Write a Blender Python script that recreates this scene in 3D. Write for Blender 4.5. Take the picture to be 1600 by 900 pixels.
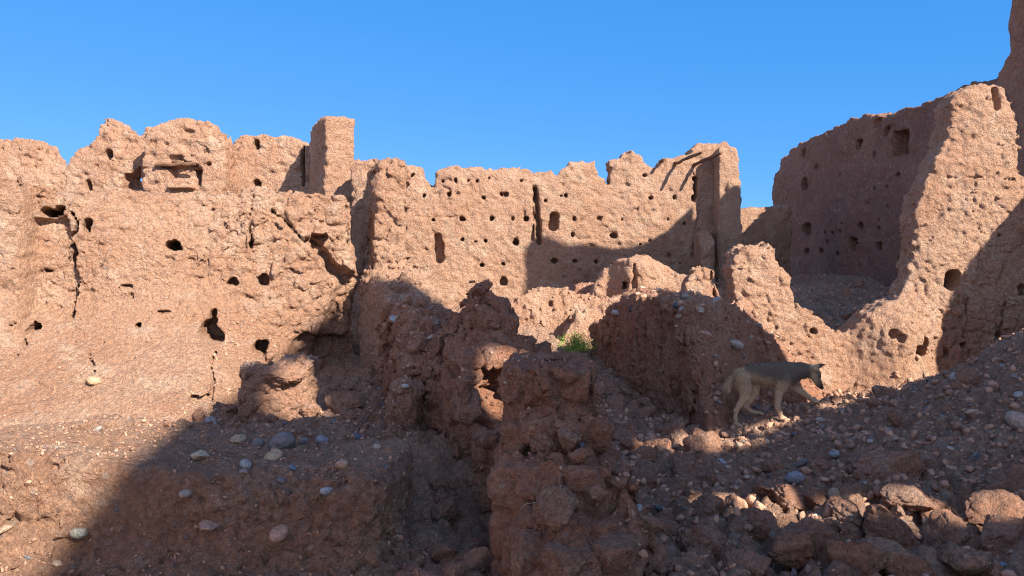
import bpy, math, time
import numpy as np
from mathutils import Vector, Matrix
from mathutils.bvhtree import BVHTree
T0 = time.time()
S = bpy.context.scene
for o in list(bpy.data.objects):
    bpy.data.objects.remove(o)

# ------------------------------------------------------------------ camera, sky, sun, exposure
CZ, F, HY = 1.9, 1200.0, 425.0          # eye height, focal length and horizon in photo pixels
cam = bpy.data.cameras.new("camera"); camo = bpy.data.objects.new("camera", cam)
S.collection.objects.link(camo)
camo.location = (0, 0, CZ); camo.rotation_euler = (math.pi / 2, 0, 0)
cam.sensor_width = 36; cam.lens = 36 * F / 1600; cam.shift_y = -(450 - HY) / 1600
cam.clip_start = 0.05; cam.clip_end = 3000
S.camera = camo
A_, B_ = 0.85, 0.85                     # sun direction = (A, -1, B)
SUN = Vector((A_, -1, B_)).normalized()
ELEV = math.asin(SUN.z)
w = bpy.data.worlds.new("World"); S.world = w; w.use_nodes = True
nt = w.node_tree; bg = nt.nodes["Background"]
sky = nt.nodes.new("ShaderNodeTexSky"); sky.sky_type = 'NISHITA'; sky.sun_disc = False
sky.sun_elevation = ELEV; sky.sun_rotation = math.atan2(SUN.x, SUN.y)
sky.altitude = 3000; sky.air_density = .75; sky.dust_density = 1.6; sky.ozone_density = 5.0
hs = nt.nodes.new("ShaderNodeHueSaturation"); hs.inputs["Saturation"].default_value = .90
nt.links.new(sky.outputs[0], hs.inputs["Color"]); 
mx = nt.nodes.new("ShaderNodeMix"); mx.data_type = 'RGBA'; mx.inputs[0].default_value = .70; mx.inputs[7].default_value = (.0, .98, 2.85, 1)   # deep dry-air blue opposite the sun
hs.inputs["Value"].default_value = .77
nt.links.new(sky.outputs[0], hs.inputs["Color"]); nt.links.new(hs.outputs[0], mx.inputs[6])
hz = nt.nodes.new("ShaderNodeHueSaturation"); hz.inputs["Saturation"].default_value = .78; hz.inputs["Value"].default_value = 1.2; nt.links.new(sky.outputs[0], hz.inputs["Color"])   # sky behind the camera, brightened and paled as fill for the shade
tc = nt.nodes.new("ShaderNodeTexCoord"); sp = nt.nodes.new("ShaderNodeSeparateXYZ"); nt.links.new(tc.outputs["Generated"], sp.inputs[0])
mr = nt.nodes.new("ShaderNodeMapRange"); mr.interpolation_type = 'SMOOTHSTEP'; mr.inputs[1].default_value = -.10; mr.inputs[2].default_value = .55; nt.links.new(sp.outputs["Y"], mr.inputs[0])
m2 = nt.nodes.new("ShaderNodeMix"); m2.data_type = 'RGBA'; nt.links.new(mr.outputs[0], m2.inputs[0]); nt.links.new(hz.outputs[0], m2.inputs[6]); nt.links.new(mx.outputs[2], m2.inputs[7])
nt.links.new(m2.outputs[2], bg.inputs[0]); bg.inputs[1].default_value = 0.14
sl = bpy.data.lights.new("sun", 'SUN'); so = bpy.data.objects.new("sun", sl); S.collection.objects.link(so)
sl.energy = 5.0; sl.angle = math.radians(0.53); sl.color = (1.0, 0.92, 0.80)
so.rotation_euler = SUN.to_track_quat('Z', 'Y').to_euler(); so.location = (20, -20, 25)
S.view_settings.view_transform = 'Standard'; S.view_settings.look = 'None'
S.view_settings.exposure = 1.27; S.view_settings.gamma = 1; S.view_settings.use_curve_mapping = False
S.cycles.use_denoising = True; S.cycles.denoising_prefilter = 'NONE'; S.cycles.sample_clamp_indirect = 6; S.cycles.use_adaptive_sampling = False; S.cycles.filter_width = 1.2; S.cycles.max_bounces = 8; S.cycles.diffuse_bounces = 6

# ------------------------------------------------------------------ noise
f32 = np.float32
def hsh(ix, iy, iz, seed):
    h = (ix.astype(np.uint32) * np.uint32(374761393) + iy.astype(np.uint32) * np.uint32(668265263)
         + iz.astype(np.uint32) * np.uint32(2147483647 - 1013) + np.uint32((seed * 144665 + 977) & 0xffffffff))
    h ^= h >> np.uint32(13); h *= np.uint32(1274126177); h ^= h >> np.uint32(16); h *= np.uint32(2246822519); h ^= h >> np.uint32(13)
    return h
def r01(h): return (h & np.uint32(0xffffff)).astype(f32) / f32(16777216)
def vnoise(p, seed=0):
    q = np.floor(p); t = (p - q).astype(f32); q = q.astype(np.int32); t = t * t * (3 - 2 * t)
    out = 0
    for a in (0, 1):
        wa = t[:, 0] if a else 1 - t[:, 0]
        for b in (0, 1):
            wb = wa * (t[:, 1] if b else 1 - t[:, 1])
            for c in (0, 1):
                wc = wb * (t[:, 2] if c else 1 - t[:, 2])
                out = out + wc * r01(hsh(q[:, 0] + a, q[:, 1] + b, q[:, 2] + c, seed))
    return out * 2 - 1
ROT = np.array([[0.8, 0.36, 0.48], [-0.6, 0.48, 0.64], [0, -0.8, 0.6]], dtype=f32)
def fbm(p, freq, octs, seed=0, gain=0.5, ridge=False):
    q = p.astype(f32) * f32(freq); a = 1.0; s = 0; n = 0
    for i in range(octs):
        v = vnoise(q, seed + i * 7)
        if ridge: v = 1 - 2 * np.abs(v)
        s = s + a * v; n += a; a *= gain; q = q @ ROT * f32(2.03) + f32(11.3)
    return s / n
def worley(p, freq, seed=0):
    q = p.astype(f32) * f32(freq); base = np.floor(q - 0.5); N = len(q)
    F1 = np.full(N, 9, f32); F2 = np.full(N, 9, f32); ID = np.zeros(N, f32)
    for a in (0, 1):
        for b in (0, 1):
            for c in (0, 1):
                cell = base + np.array([a, b, c], dtype=f32); ci = cell.astype(np.int32)
                h = hsh(ci[:, 0], ci[:, 1], ci[:, 2], seed)
                jx = (h & np.uint32(1023)).astype(f32) / 1023; jy = ((h >> np.uint32(10)) & np.uint32(1023)).astype(f32) / 1023
                jz = ((h >> np.uint32(20)) & np.uint32(1023)).astype(f32) / 1023
                d = np.sqrt((cell[:, 0] + .15 + .7 * jx - q[:, 0]) ** 2 + (cell[:, 1] + .15 + .7 * jy - q[:, 1]) ** 2 + (cell[:, 2] + .15 + .7 * jz - q[:, 2]) ** 2)
                m = d < F1
                F2 = np.where(m, F1, np.minimum(F2, d)); ID = np.where(m, r01(h ^ (h >> np.uint32(7))), ID); F1 = np.where(m, d, F1)
    return F1, F2, ID
def sstep(x, a, b):
    t = np.clip((x - a) / (b - a), 0, 1); return t * t * (3 - 2 * t)
def smax(a, b, k):
    h = np.clip(0.5 + 0.5 * (a - b) / k, 0, 1); return b + (a - b) * h + k * h * (1 - h)
def smin(a, b, k): return -smax(-a, -b, k)

# ------------------------------------------------------------------ meshes
def new_mesh(name, V, Q, smooth=True):
    me = bpy.data.meshes.new(name); k = Q.shape[1]
    me.vertices.add(len(V)); me.vertices.foreach_set("co", np.ascontiguousarray(V, dtype=f32).ravel())
    me.loops.add(len(Q) * k); me.loops.foreach_set("vertex_index", np.ascontiguousarray(Q, dtype=np.int32).ravel())
    me.polygons.add(len(Q)); me.polygons.foreach_set("loop_start", np.arange(0, len(Q) * k, k, dtype=np.int32))
    me.update(calc_edges=True); me.validate()
    if smooth: me.polygons.foreach_set("use_smooth", np.ones(len(me.polygons), dtype=bool))
    return me
def keep_largest(V, Q):
    lab = np.arange(len(V))
    for _ in range(200):
        m = lab[Q].min(axis=1); new = lab.copy()
        for k in range(Q.shape[1]): np.minimum.at(new, Q[:, k], m)
        new = new[new]; new = new[new]
        if np.array_equal(new, lab): break
        lab = new
    big = np.bincount(lab).argmax(); kv = lab == big
    mp = np.cumsum(kv) - 1; Q = mp[Q[kv[Q[:, 0]]]]
    return V[kv], Q
def surface_nets(f, h, largest=True):
    s = f < 0; n = f.shape
    sub = lambda a, o: a[o[0]:n[0] - 1 + o[0], o[1]:n[1] - 1 + o[1], o[2]:n[2] - 1 + o[2]]
    offs = [(a, b, c) for a in (0, 1) for b in (0, 1) for c in (0, 1)]
    cnt = sum(sub(s, o).astype(np.int8) for o in offs)
    mixed = (cnt > 0) & (cnt < 8); I = np.argwhere(mixed)
    acc = np.zeros((len(I), 3), f32); num = np.zeros(len(I), f32)
    get = lambda o: f[I[:, 0] + o[0], I[:, 1] + o[1], I[:, 2] + o[2]]
    cv = {o: get(o) for o in offs}
    for o in offs:
        for ax in range(3):
            if o[ax]: continue
            e = list(o); e[ax] = 1; e = tuple(e); fa, fb = cv[o], cv[e]
            m = (fa < 0) != (fb < 0); t = np.where(m, fa / np.where(m, fa - fb, 1), 0)
            pt = np.tile(np.array(o, f32), (len(I), 1)); pt[:, ax] = t
            acc += pt * m[:, None]; num += m
    V = (I + acc / num[:, None]) * h
    vid = np.full(mixed.shape, -1, np.int32); vid[mixed] = np.arange(len(I))
    Qs = []
    for ax in range(3):
        b, c = (ax + 1) % 3, (ax + 2) % 3
        A = [slice(None)] * 3; B = [slice(None)] * 3
        A[ax] = slice(0, n[ax] - 1); B[ax] = slice(1, n[ax])
        for q in (b, c): A[q] = B[q] = slice(1, n[q] - 1)
        sa, sb = s[tuple(A)], s[tuple(B)]
        for flip, m in ((False, sa & ~sb), (True, ~sa & sb)):
            J = np.argwhere(m)
            if not len(J): continue
            J[:, b] += 1; J[:, c] += 1
            def cell(db, dc):
                K = J.copy(); K[:, b] -= db; K[:, c] -= dc; return vid[K[:, 0], K[:, 1], K[:, 2]]
            q = np.stack([cell(1, 1), cell(0, 1), cell(0, 0), cell(1, 0)], 1)
            Qs.append(q[:, ::-1] if flip else q)
    Q = np.concatenate(Qs)
    return keep_largest(V, Q) if largest else (V, Q)

ALL_SOLID = {}
def link(name, me, mat, parent=None, loc=(0, 0, 0)):
    o = bpy.data.objects.new(name, me); S.collection.objects.link(o)
    if mat: me.materials.append(mat)
    o.location = loc
    if parent: o.parent = parent
    return o
def tag(o, label=None, cat=None, group=None, kind=None):
    for k, v in (("label", label), ("category", cat), ("group", group), ("kind", kind)):
        if v: o[k] = v
    return o
def thing(name, loc, label, cat, group=None):
    o = bpy.data.objects.new(name, None); o.empty_display_size = .2; o.location = loc
    S.collection.objects.link(o); return tag(o, label, cat, group)

def W(px, py, D): return np.array([(px - 800) / F * D, D, CZ - (py - HY) / F * D])

# ------------------------------------------------------------------ surface styles: erosion added to the distance field
def erode(p, st, seed):
    d = np.zeros(len(p), f32)
    stz = st.get('stretch', (1, 1, 1)); q = p * np.array(stz, dtype=f32)
    if st.get('lump'): a, fr = st['lump']; d += a * fbm(q, fr, 3, seed)
    if st.get('ridge'): a, fr = st['ridge']; d += a * fbm(q, fr, 3, seed + 31, ridge=True)
    msk = 1.0
    if st.get('patch'): msk = sstep(fbm(p, st['patch'], 2, seed + 77), -0.35, 0.25) * .7 + .3
    if st.get('chunk'):
        a, fr, g = st['chunk']
        qq = q + 0.35 / fr * np.stack([vnoise(q * fr * 1.3, seed + 3), vnoise(q * fr * 1.3, seed + 4), vnoise(q * fr * 1.3, seed + 5)], 1)
        F1, F2, ID = worley(qq, fr, seed + 9)
        d += a * (ID - .5) * msk + g * np.exp(-((F2 - F1) / .13) ** 2) * msk
    if st.get('chunk2'):
        a, fr, g = st['chunk2']
        qq = p + .3 / fr * np.stack([vnoise(p * fr * 1.4, seed + 13), vnoise(p * fr * 1.4, seed + 14), vnoise(p * fr * 1.4, seed + 15)], 1)
        F1, F2, ID = worley(qq, fr, seed + 39); m2 = .25 + .75 * sstep(vnoise(p * 1.9, seed + 16), -.5, .5)
        d += (a * (ID - .5) + g * np.exp(-((F2 - F1) / .14) ** 2)) * m2
    if st.get('pit'):
        a, fr = st['pit']; F1, F2, ID = worley(p * np.array([1, 1, 1.3], f32), fr, seed + 49); d += a * np.clip(1 - F1 / .5, 0, 1) * (ID > .6)
    if st.get('cob'):
        a, fr = st['cob']; F1, F2, ID = worley(p, fr, seed + 19); d += a * (F1 - .55) * (0.3 + ID) * msk * 1.3
    if st.get('peb'):
        a, fr = st['peb']; F1, F2, ID = worley(p, fr, seed + 29); d -= a * np.clip(1 - F1 / .42, 0, 1) ** .6 * (ID > .62)
    if st.get('grain'): a, fr = st['grain']; d += a * fbm(p, fr, 3, seed + 41)
    if st.get('course'):
        a, hh = st['course']; zz = p[:, 2] + .02 * vnoise(p * 1.3, seed + 55)
        k = np.abs((zz / hh) % 1 - .5) * 2
        d += a * np.exp(-((1 - k) * hh / .05) ** 2) * (0.4 + .6 * sstep(fbm(p, .9, 2, seed + 5), -.2, .2))
    return d

class Plane:
    """A vertical wall plane through two plan points; pixels of the survey photo are measured on it."""
    def __init__(s, p0, p1):
        s.O = np.array(p0, float); d = np.array(p1, float) - s.O; s.U = d / np.linalg.norm(d); s.Wd = np.array([-s.U[1], s.U[0]])
    def uz(s, px, py):
        rx = (px - 800) / F
        a = np.array([[s.U[0], -rx], [s.U[1], -1.0]]); u, t = np.linalg.solve(a, -s.O)
        return u, CZ - (py - HY) / F * t, t
    def world(s, V):
        out = np.empty_like(V); out[:, 0] = s.O[0] + V[:, 0] * s.U[0] + V[:, 1] * s.Wd[0]
        out[:, 1] = s.O[1] + V[:, 0] * s.U[1] + V[:, 1] * s.Wd[1]; out[:, 2] = V[:, 2]; return out

def poly_sdf(u, z, P):
    P = np.array(P, float); d = np.full(u.shape, 1e9, f32); ins = np.zeros(u.shape, bool)
    for i in range(len(P)):
        a, b = P[i], P[(i + 1) % len(P)]; e = b - a; L = e @ e + 1e-12
        t = np.clip(((u - a[0]) * e[0] + (z - a[1]) * e[1]) / L, 0, 1)
        d = np.minimum(d, (u - a[0] - t * e[0]) ** 2 + (z - a[1] - t * e[1]) ** 2)
        if a[1] != b[1]:
            c = ((a[1] > z) != (b[1] > z)) & (u < (b[0] - a[0]) * (z - a[1]) / (b[1] - a[1]) + a[0]); ins ^= c
    d = np.sqrt(d); return np.where(ins, -d, d).astype(f32)
def seg_dist(u, z, pts):
    d = np.full(u.shape, 1e9, f32)
    for a, b in zip(pts[:-1], pts[1:]):
        a = np.array(a); b = np.array(b); e = b - a; L = e @ e + 1e-12
        t = np.clip(((u - a[0]) * e[0] + (z - a[1]) * e[1]) / L, 0, 1)
        d = np.minimum(d, np.hypot(u - a[0] - t * e[0], z - a[1] - t * e[1]))
    return d

def slab(name, label, plane, outline, thick, h, style, mat, seed=1, holes=(), cracks=(), regions=(), front=None, edge=.03, edge_f=3.0,
         raw=False, shear=None, cat='wall', group=None, topthin=.25, band=.11, warp=.02, wmin=None, largest=True):
    ol = [plane.uz(*q)[:2] for q in outline] if not raw else outline
    us = [q[0] for q in ol]; zs = [q[1] for q in ol]
    m = .14; u0, u1, z0, z1 = min(us) - m, max(us) + m, min(zs) - m, max(zs) + m
    nu, nz = int((u1 - u0) / h) + 2, int((z1 - z0) / h) + 2
    u = u0 + np.arange(nu) * h; z = z0 + np.arange(nz) * h
    U, Z = np.meshgrid(u, z, indexing='ij'); U = U.astype(f32); Z = Z.astype(f32)
    fl = np.stack([U.ravel(), np.zeros(U.size, f32) + seed, Z.ravel()], 1)
    wu = (warp * fbm(fl, 7, 4, seed + 201, gain=.65)).reshape(U.shape) * 1.6; wz = (warp * fbm(fl, 7, 4, seed + 301, gain=.65)).reshape(U.shape) * 1.6
    P = poly_sdf(U, Z, ol) + (edge * fbm(fl, edge_f, 4, seed + 101, gain=.6)).reshape(U.shape)
    R = np.zeros(U.shape, f32); Uw, Zw = U + wu, Z + wz
    if front is not None: R = R + front(plane, U, Z).astype(f32)
    for poly, dep, soft in regions:
        pp = [plane.uz(*q)[:2] for q in poly]; R += dep * (1 - sstep(poly_sdf(Uw, Zw, pp), -soft, soft))
    RH = np.zeros(U.shape, f32)
    for (px, py, rx, ry, dep) in holes:
        cu, cz, t = plane.uz(px, py); k = t / F
        kx = abs(plane.uz(px + 1, py)[0] - cu)
        rr = (np.abs((Uw - cu) / (rx * kx)) ** 2.7 + np.abs((Zw - cz) / (ry * k)) ** 2.7) ** (1 / 2.7)
        RH = np.maximum(RH, dep * (1 - sstep(rr * (1 + 3.0 * wu), .84, 1.04)))
    R = R + RH
    for pts, wd, dep in cracks:
        pp = [plane.uz(*q)[:2] for q in pts]; k = plane.uz(*pts[0])[2] / F
        dd = seg_dist(Uw, Zw, pp) / (wd * k * (1 + .7 * wu / max(warp, 1e-6)))
        R += dep * (1 - sstep(dd, .5, 1.1))
    thin = topthin * thick * np.exp(np.minimum(P, 0) / (.5 * thick))
    WF = R + thin * .55; WB = thick - thin * .45
    w0 = min(float(R.min()), 0 if wmin is None else wmin) - .12; w1 = thick + .12
    nw = int((w1 - w0) / h) + 2; wv = (w0 + np.arange(nw) * h).astype(f32)
    if shear is None:
        f = np.abs(wv[None, :, None] - ((WF + WB) / 2)[:, None, :]) - ((WB - WF) / 2)[:, None, :]
        f = smax(f, P[:, None, :], f32(.025))
    else:
        f = np.empty((nu, nw, nz), f32)
        for j, wj in enumerate(wv):     # outline follows a slanted direction through the thickness
            Pj = poly_sdf(U - f32(shear[0] * wj), Z - f32(shear[1] * wj), ol) + (edge * fbm(fl, edge_f, 3, seed + 101)).reshape(U.shape)
            f[:, j, :] = smax(Pj, np.abs(wj - thick / 2) - thick / 2, .05)
    f = f.astype(f32); I = np.argwhere(np.abs(f) < band)
    pl = np.stack([u[I[:, 0]], wv[I[:, 1]], z[I[:, 2]]], 1); pw = plane.world(pl).astype(f32)
    f[I[:, 0], I[:, 1], I[:, 2]] += erode(pw, style, seed)
    f[0] = f[-1] = 1; f[:, 0] = 1; f[:, -1] = 1; f[:, :, 0] = 1; f[:, :, -1] = 1
    V, Q = surface_nets(f, h, largest); V = V + np.array([u0, w0, z0])
    V = plane.world(V); print(name, len(V), round(time.time() - T0, 1))
    c = V.mean(0); c[2] = V[:, 2].min(); c = np.round(c, 3)
    me = new_mesh(name, V - c, Q); o = link(name, me, mat, loc=c)
    tag(o, label, cat, group); ALL_SOLID[o.name] = (V, Q); return o

def solid(name, label, fn, lo, hi, h, style, mat, seed=1, cat='wall', group=None, band=.11, parent=None, attr=None, top=True):
    lo = np.array(lo, float); hi = np.array(hi, float); n = ((hi - lo) / h).astype(int) + 2
    ax = [(lo[i] + np.arange(n[i]) * h).astype(f32) for i in range(3)]
    X, Y, Z = np.meshgrid(*ax, indexing='ij')
    f = fn(X, Y, Z).astype(f32)
    I = np.argwhere(np.abs(f) < band); p = np.stack([ax[0][I[:, 0]], ax[1][I[:, 1]], ax[2][I[:, 2]]], 1)
    if style: f[I[:, 0], I[:, 1], I[:, 2]] += erode(p, style, seed)
    f[0] = f[-1] = 1; f[:, 0] = 1; f[:, -1] = 1; f[:, :, 0] = 1; f[:, :, -1] = 1
    V, Q = surface_nets(f, h); V = V + lo; print(name, len(V), round(time.time() - T0, 1))
    c = V.mean(0); c[2] = V[:, 2].min(); c = np.round(c, 3)
    me = new_mesh(name, V - c, Q)
    if attr: attr(me, V)
    o = link(name, me, mat, loc=c)
    if top: tag(o, label, cat, group)
    ALL_SOLID[o.name] = (V, Q); return o

def box(X, Y, Z, c, hf, rz=0, r=.04, tx=0, ty=0):
    """rounded box, turned about z, leaning by tx, ty per metre of height"""
    dz = Z - c[2]; x = X - c[0] - tx * dz; y = Y - c[1] - ty * dz
    ca, sa = math.cos(rz), math.sin(rz); x, y = x * ca + y * sa, -x * sa + y * ca
    qx, qy, qz = np.abs(x) - hf[0] + r, np.abs(y) - hf[1] + r, np.abs(dz) - hf[2] + r
    return np.sqrt(np.maximum(qx, 0) ** 2 + np.maximum(qy, 0) ** 2 + np.maximum(qz, 0) ** 2) + np.minimum(np.maximum(qx, np.maximum(qy, qz)), 0) - r
def ell(X, Y, Z, c, r):
    k = np.sqrt(((X - c[0]) / r[0]) ** 2 + ((Y - c[1]) / r[1]) ** 2 + ((Z - c[2]) / r[2]) ** 2)
    return (k - 1) * min(r)
def cap(X, Y, Z, a, b, ra, rb, sy=1.0):
    a = np.array(a, float); b = np.array(b, float); e = b - a; e2 = e * np.array([1, 1 / sy, 1])
    x, y, z = X - a[0], (Y - a[1]) / sy, Z - a[2]
    t = np.clip((x * e2[0] + y * e2[1] + z * e2[2]) / (e2 @ e2 + 1e-12), 0, 1)
    return np.sqrt((x - t * e2[0]) ** 2 + (y - t * e2[1]) ** 2 + (z - t * e2[2]) ** 2) - (ra + (rb - ra) * t)

# ------------------------------------------------------------------ materials
def mud_mat(name, base=(.48, .285, .185), red=(.42, .225, .145), pale=(.56, .37, .26), peb=.10, psize=26.0, bump=1.0, layer=0.0, straw=False, crk=16.0):
    m = bpy.data.materials.new(name); m.use_nodes = True; t = m.node_tree; N, L = t.nodes, t.links
    b = N["Principled BSDF"]; b.inputs["Roughness"].default_value = .95; b.inputs["Specular IOR Level"].default_value = .12
    geo = N.new("ShaderNodeNewGeometry"); P = geo.outputs["Position"]
    def noise(sc, det, ro=.55, src=P):
        n = N.new("ShaderNodeTexNoise"); n.inputs["Scale"].default_value = sc; n.inputs["Detail"].default_value = det
        n.inputs["Roughness"].default_value = ro; L.new(src, n.inputs["Vector"]); return n.outputs["Fac"]
    def ramp(src, a, bb):
        r = N.new("ShaderNodeMapRange"); r.interpolation_type = 'SMOOTHSTEP'; r.inputs[1].default_value = a; r.inputs[2].default_value = bb
        L.new(src, r.inputs[0]); return r.outputs[0]
    def mix(fac, a, bb, mode='MIX'):
        x = N.new("ShaderNodeMix"); x.data_type = 'RGBA'; x.blend_type = mode
        (L.new(fac, x.inputs[0]) if not isinstance(fac, float) else setattr(x.inputs[0], 'default_value', fac))
        for s, v in ((6, a), (7, bb)):
            if isinstance(v, tuple): x.inputs[s].default_value = (*v, 1)
            else: L.new(v, x.inputs[s])
        return x.outputs[2]
    def math_(op, a, bb):
        x = N.new("ShaderNodeMath"); x.operation = op
        for i, v in enumerate((a, bb)):
            if isinstance(v, (int, float)): x.inputs[i].default_value = v
            else: L.new(v, x.inputs[i])
        return x.outputs[0]
    c = mix(ramp(noise(.8, 5, .6), .36, .62), base, red)
    c = mix(ramp(noise(3.3, 6, .65), .48, .72), c, pale)
    c = mix(ramp(noise(38, 4, .7), .38, .62), c, mix(.5, c, (.2, .11, .08)))
    c = mix(math_('MULTIPLY', ramp(noise(95, 5, .8), .46, .60), .38), c, (.17, .10, .075)); c = mix(math_('MULTIPLY', ramp(noise(61, 5, .8), .52, .66), .45), c, (.60, .43, .32))
    # small stones set in the mud
    v = N.new("ShaderNodeTexVoronoi"); v.inputs["Scale"].default_value = psize; L.new(P, v.inputs["Vector"])
    sep = N.new("ShaderNodeSeparateColor"); L.new(v.outputs["Color"], sep.inputs[0])
    pick = ramp(sep.outputs[0], 1 - peb, 1 - peb + .02)
    near = math_('SUBTRACT', 1, ramp(v.outputs["Distance"], .26, .36)); pm = math_('MULTIPLY', pick, near)
    pc = mix(sep.outputs[1], (.33, .235, .19), (.56, .42, .33))
    c = mix(math_('MULTIPLY', pm, .85), c, pc)
    v2 = N.new("ShaderNodeTexVoronoi"); v2.inputs["Scale"].default_value = psize * 3.1; L.new(P, v2.inputs["Vector"])
    sep2 = N.new("ShaderNodeSeparateColor"); L.new(v2.outputs["Color"], sep2.inputs[0])
    c = mix(math_('MULTIPLY', ramp(sep2.outputs[0], .8, .82), .28), c, mix(sep2.outputs[1], (.24, .15, .12), (.6, .45, .36)))
    L.new(c, b.inputs["Base Color"])
    # relief: cracks, pebbles, grain
    wv = N.new("ShaderNodeVectorMath"); wv.operation = 'MULTIPLY_ADD'
    nn = N.new("ShaderNodeTexNoise"); nn.inputs["Scale"].default_value = 9; nn.inputs["Detail"].default_value = 3; L.new(P, nn.inputs["Vector"])
    L.new(nn.outputs["Color"], wv.inputs[0]); wv.inputs[1].default_value = (.12, .12, .12); L.new(P, wv.inputs[2])
    ve = N.new("ShaderNodeTexVoronoi"); ve.feature = 'DISTANCE_TO_EDGE'; ve.inputs["Scale"].default_value = crk; L.new(wv.outputs[0], ve.inputs["Vector"])
    cr = math_('MULTIPLY', math_('MULTIPLY', ramp(ve.outputs["Distance"], 0, .06), ramp(noise(1.7, 3), .42, .6)), .010)
    hgt = math_('ADD', cr, math_('MULTIPLY', noise(14, 8, .68), .085))
    v3 = N.new("ShaderNodeTexVoronoi"); v3.inputs["Scale"].default_value = 34; L.new(wv.outputs[0], v3.inputs["Vector"])
    hgt = math_('ADD', hgt, math_('MULTIPLY', v3.outputs["Distance"], -.016))
    hgt = math_('ADD', hgt, math_('MULTIPLY', noise(60, 6, .8), .045))
    hgt = math_('ADD', hgt, math_('MULTIPLY', pm, .007))
    hgt = math_('ADD', hgt, math_('MULTIPLY', math_('SUBTRACT', 1, v2.outputs["Distance"]), .004))
    if layer:
        mp = N.new("ShaderNodeVectorMath"); mp.operation = 'MULTIPLY'; mp.inputs[1].default_value = (9, 9, 2.0); L.new(P, mp.inputs[0])
        hgt = math_('ADD', hgt, math_('MULTIPLY', noise(1.6, 6, .6, mp.outputs[0]), layer))
    bp = N.new("ShaderNodeBump"); bp.inputs["Distance"].default_value = bump; bp.inputs["Strength"].default_value = 1.0
    L.new(hgt, bp.inputs["Height"]); L.new(bp.outputs[0], b.inputs["Normal"])
    return m
M_wall = mud_mat("sunbaked_mud", base=(0.64, 0.382, 0.247), red=(0.56, 0.3, 0.18), pale=(0.73, 0.5, 0.352), peb=.10, bump=.8)
M_far = mud_mat("rammed_earth", base=(0.6, 0.358, 0.232), red=(0.53, 0.295, 0.178), pale=(0.67, 0.465, 0.32), peb=.10, psize=16, bump=.9)
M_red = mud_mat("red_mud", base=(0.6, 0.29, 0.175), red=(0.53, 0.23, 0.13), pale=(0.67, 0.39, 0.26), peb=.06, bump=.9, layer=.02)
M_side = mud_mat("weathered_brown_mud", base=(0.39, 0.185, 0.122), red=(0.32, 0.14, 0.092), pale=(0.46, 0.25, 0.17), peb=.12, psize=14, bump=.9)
M_ground = mud_mat("earth_and_gravel", base=(0.64, 0.38, 0.25), red=(0.57, 0.31, 0.19), pale=(0.73, 0.49, 0.35), peb=.16, psize=22, bump=1.0)
M_clod = mud_mat("broken_mud_brick", base=(0.62, 0.34, 0.22), red=(0.55, 0.27, 0.165), pale=(0.7, 0.44, 0.3), peb=.05, psize=30, bump=.8, crk=22)

def simple_mat(name, col, rough=.8, attr=None, objcol=False, nscale=20, var=.25, bump=.004, stretch=None):
    m = bpy.data.materials.new(name); m.use_nodes = True; t = m.node_tree; N, L = t.nodes, t.links; b = N["Principled BSDF"]
    b.inputs["Roughness"].default_value = rough; b.inputs["Specular IOR Level"].default_value = .2
    tc = N.new("ShaderNodeTexCoord"); n = N.new("ShaderNodeTexNoise"); n.inputs["Scale"].default_value = nscale; n.inputs["Detail"].default_value = 6
    src = tc.outputs["Object"]
    if stretch:
        mp = N.new("ShaderNodeVectorMath"); mp.operation = 'MULTIPLY'; mp.inputs[1].default_value = stretch; L.new(src, mp.inputs[0]); src = mp.outputs[0]
    L.new(src, n.inputs["Vector"])
    mx = N.new("ShaderNodeMix"); mx.data_type = 'RGBA'; mx.blend_type = 'MULTIPLY'; mx.inputs[0].default_value = 1
    r = N.new("ShaderNodeMapRange"); r.inputs[1].default_value = .3; r.inputs[2].default_value = .7; r.inputs[3].default_value = 1 - var; r.inputs[4].default_value = 1 + var
    L.new(n.outputs["Fac"], r.inputs[0]); L.new(r.outputs[0], mx.inputs[7])
    if attr:
        a = N.new("ShaderNodeAttribute"); a.attribute_name = attr; L.new(a.outputs["Color"], mx.inputs[6])
    elif objcol:
        a = N.new("ShaderNodeObjectInfo"); L.new(a.outputs["Color"], mx.inputs[6])
    else: mx.inputs[6].default_value = (*col, 1)
    L.new(mx.outputs[2], b.inputs["Base Color"])
    bp = N.new("ShaderNodeBump"); bp.inputs["Distance"].default_value = bump * 10; bp.inputs["Strength"].default_value = .6
    L.new(n.outputs["Fac"], bp.inputs["Height"]); L.new(bp.outputs[0], b.inputs["Normal"]); return m
M_stone = simple_mat("river_stone", (.4, .4, .4), .8, objcol=True, nscale=3.0, var=.3, bump=.003)
M_gravel = simple_mat("gravel", (.4, .3, .25), .9, attr="Col", nscale=40, var=.15)
M_wood = simple_mat("weathered_wood", (.16, .085, .05), .85, nscale=12, var=.4, stretch=(1, 8, 8))
M_fur = simple_mat("short_fur", (.3, .2, .12), .9, attr="Col", nscale=90, var=.16, bump=.0012)
M_dark = simple_mat("dark_eye", (.012, .01, .009), .25)
M_leaf = simple_mat("fresh_leaf", (.27, .37, .07), .6, nscale=9, var=.4)
M_straw = simple_mat("dry_straw", (.42, .33, .2), .8)

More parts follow.
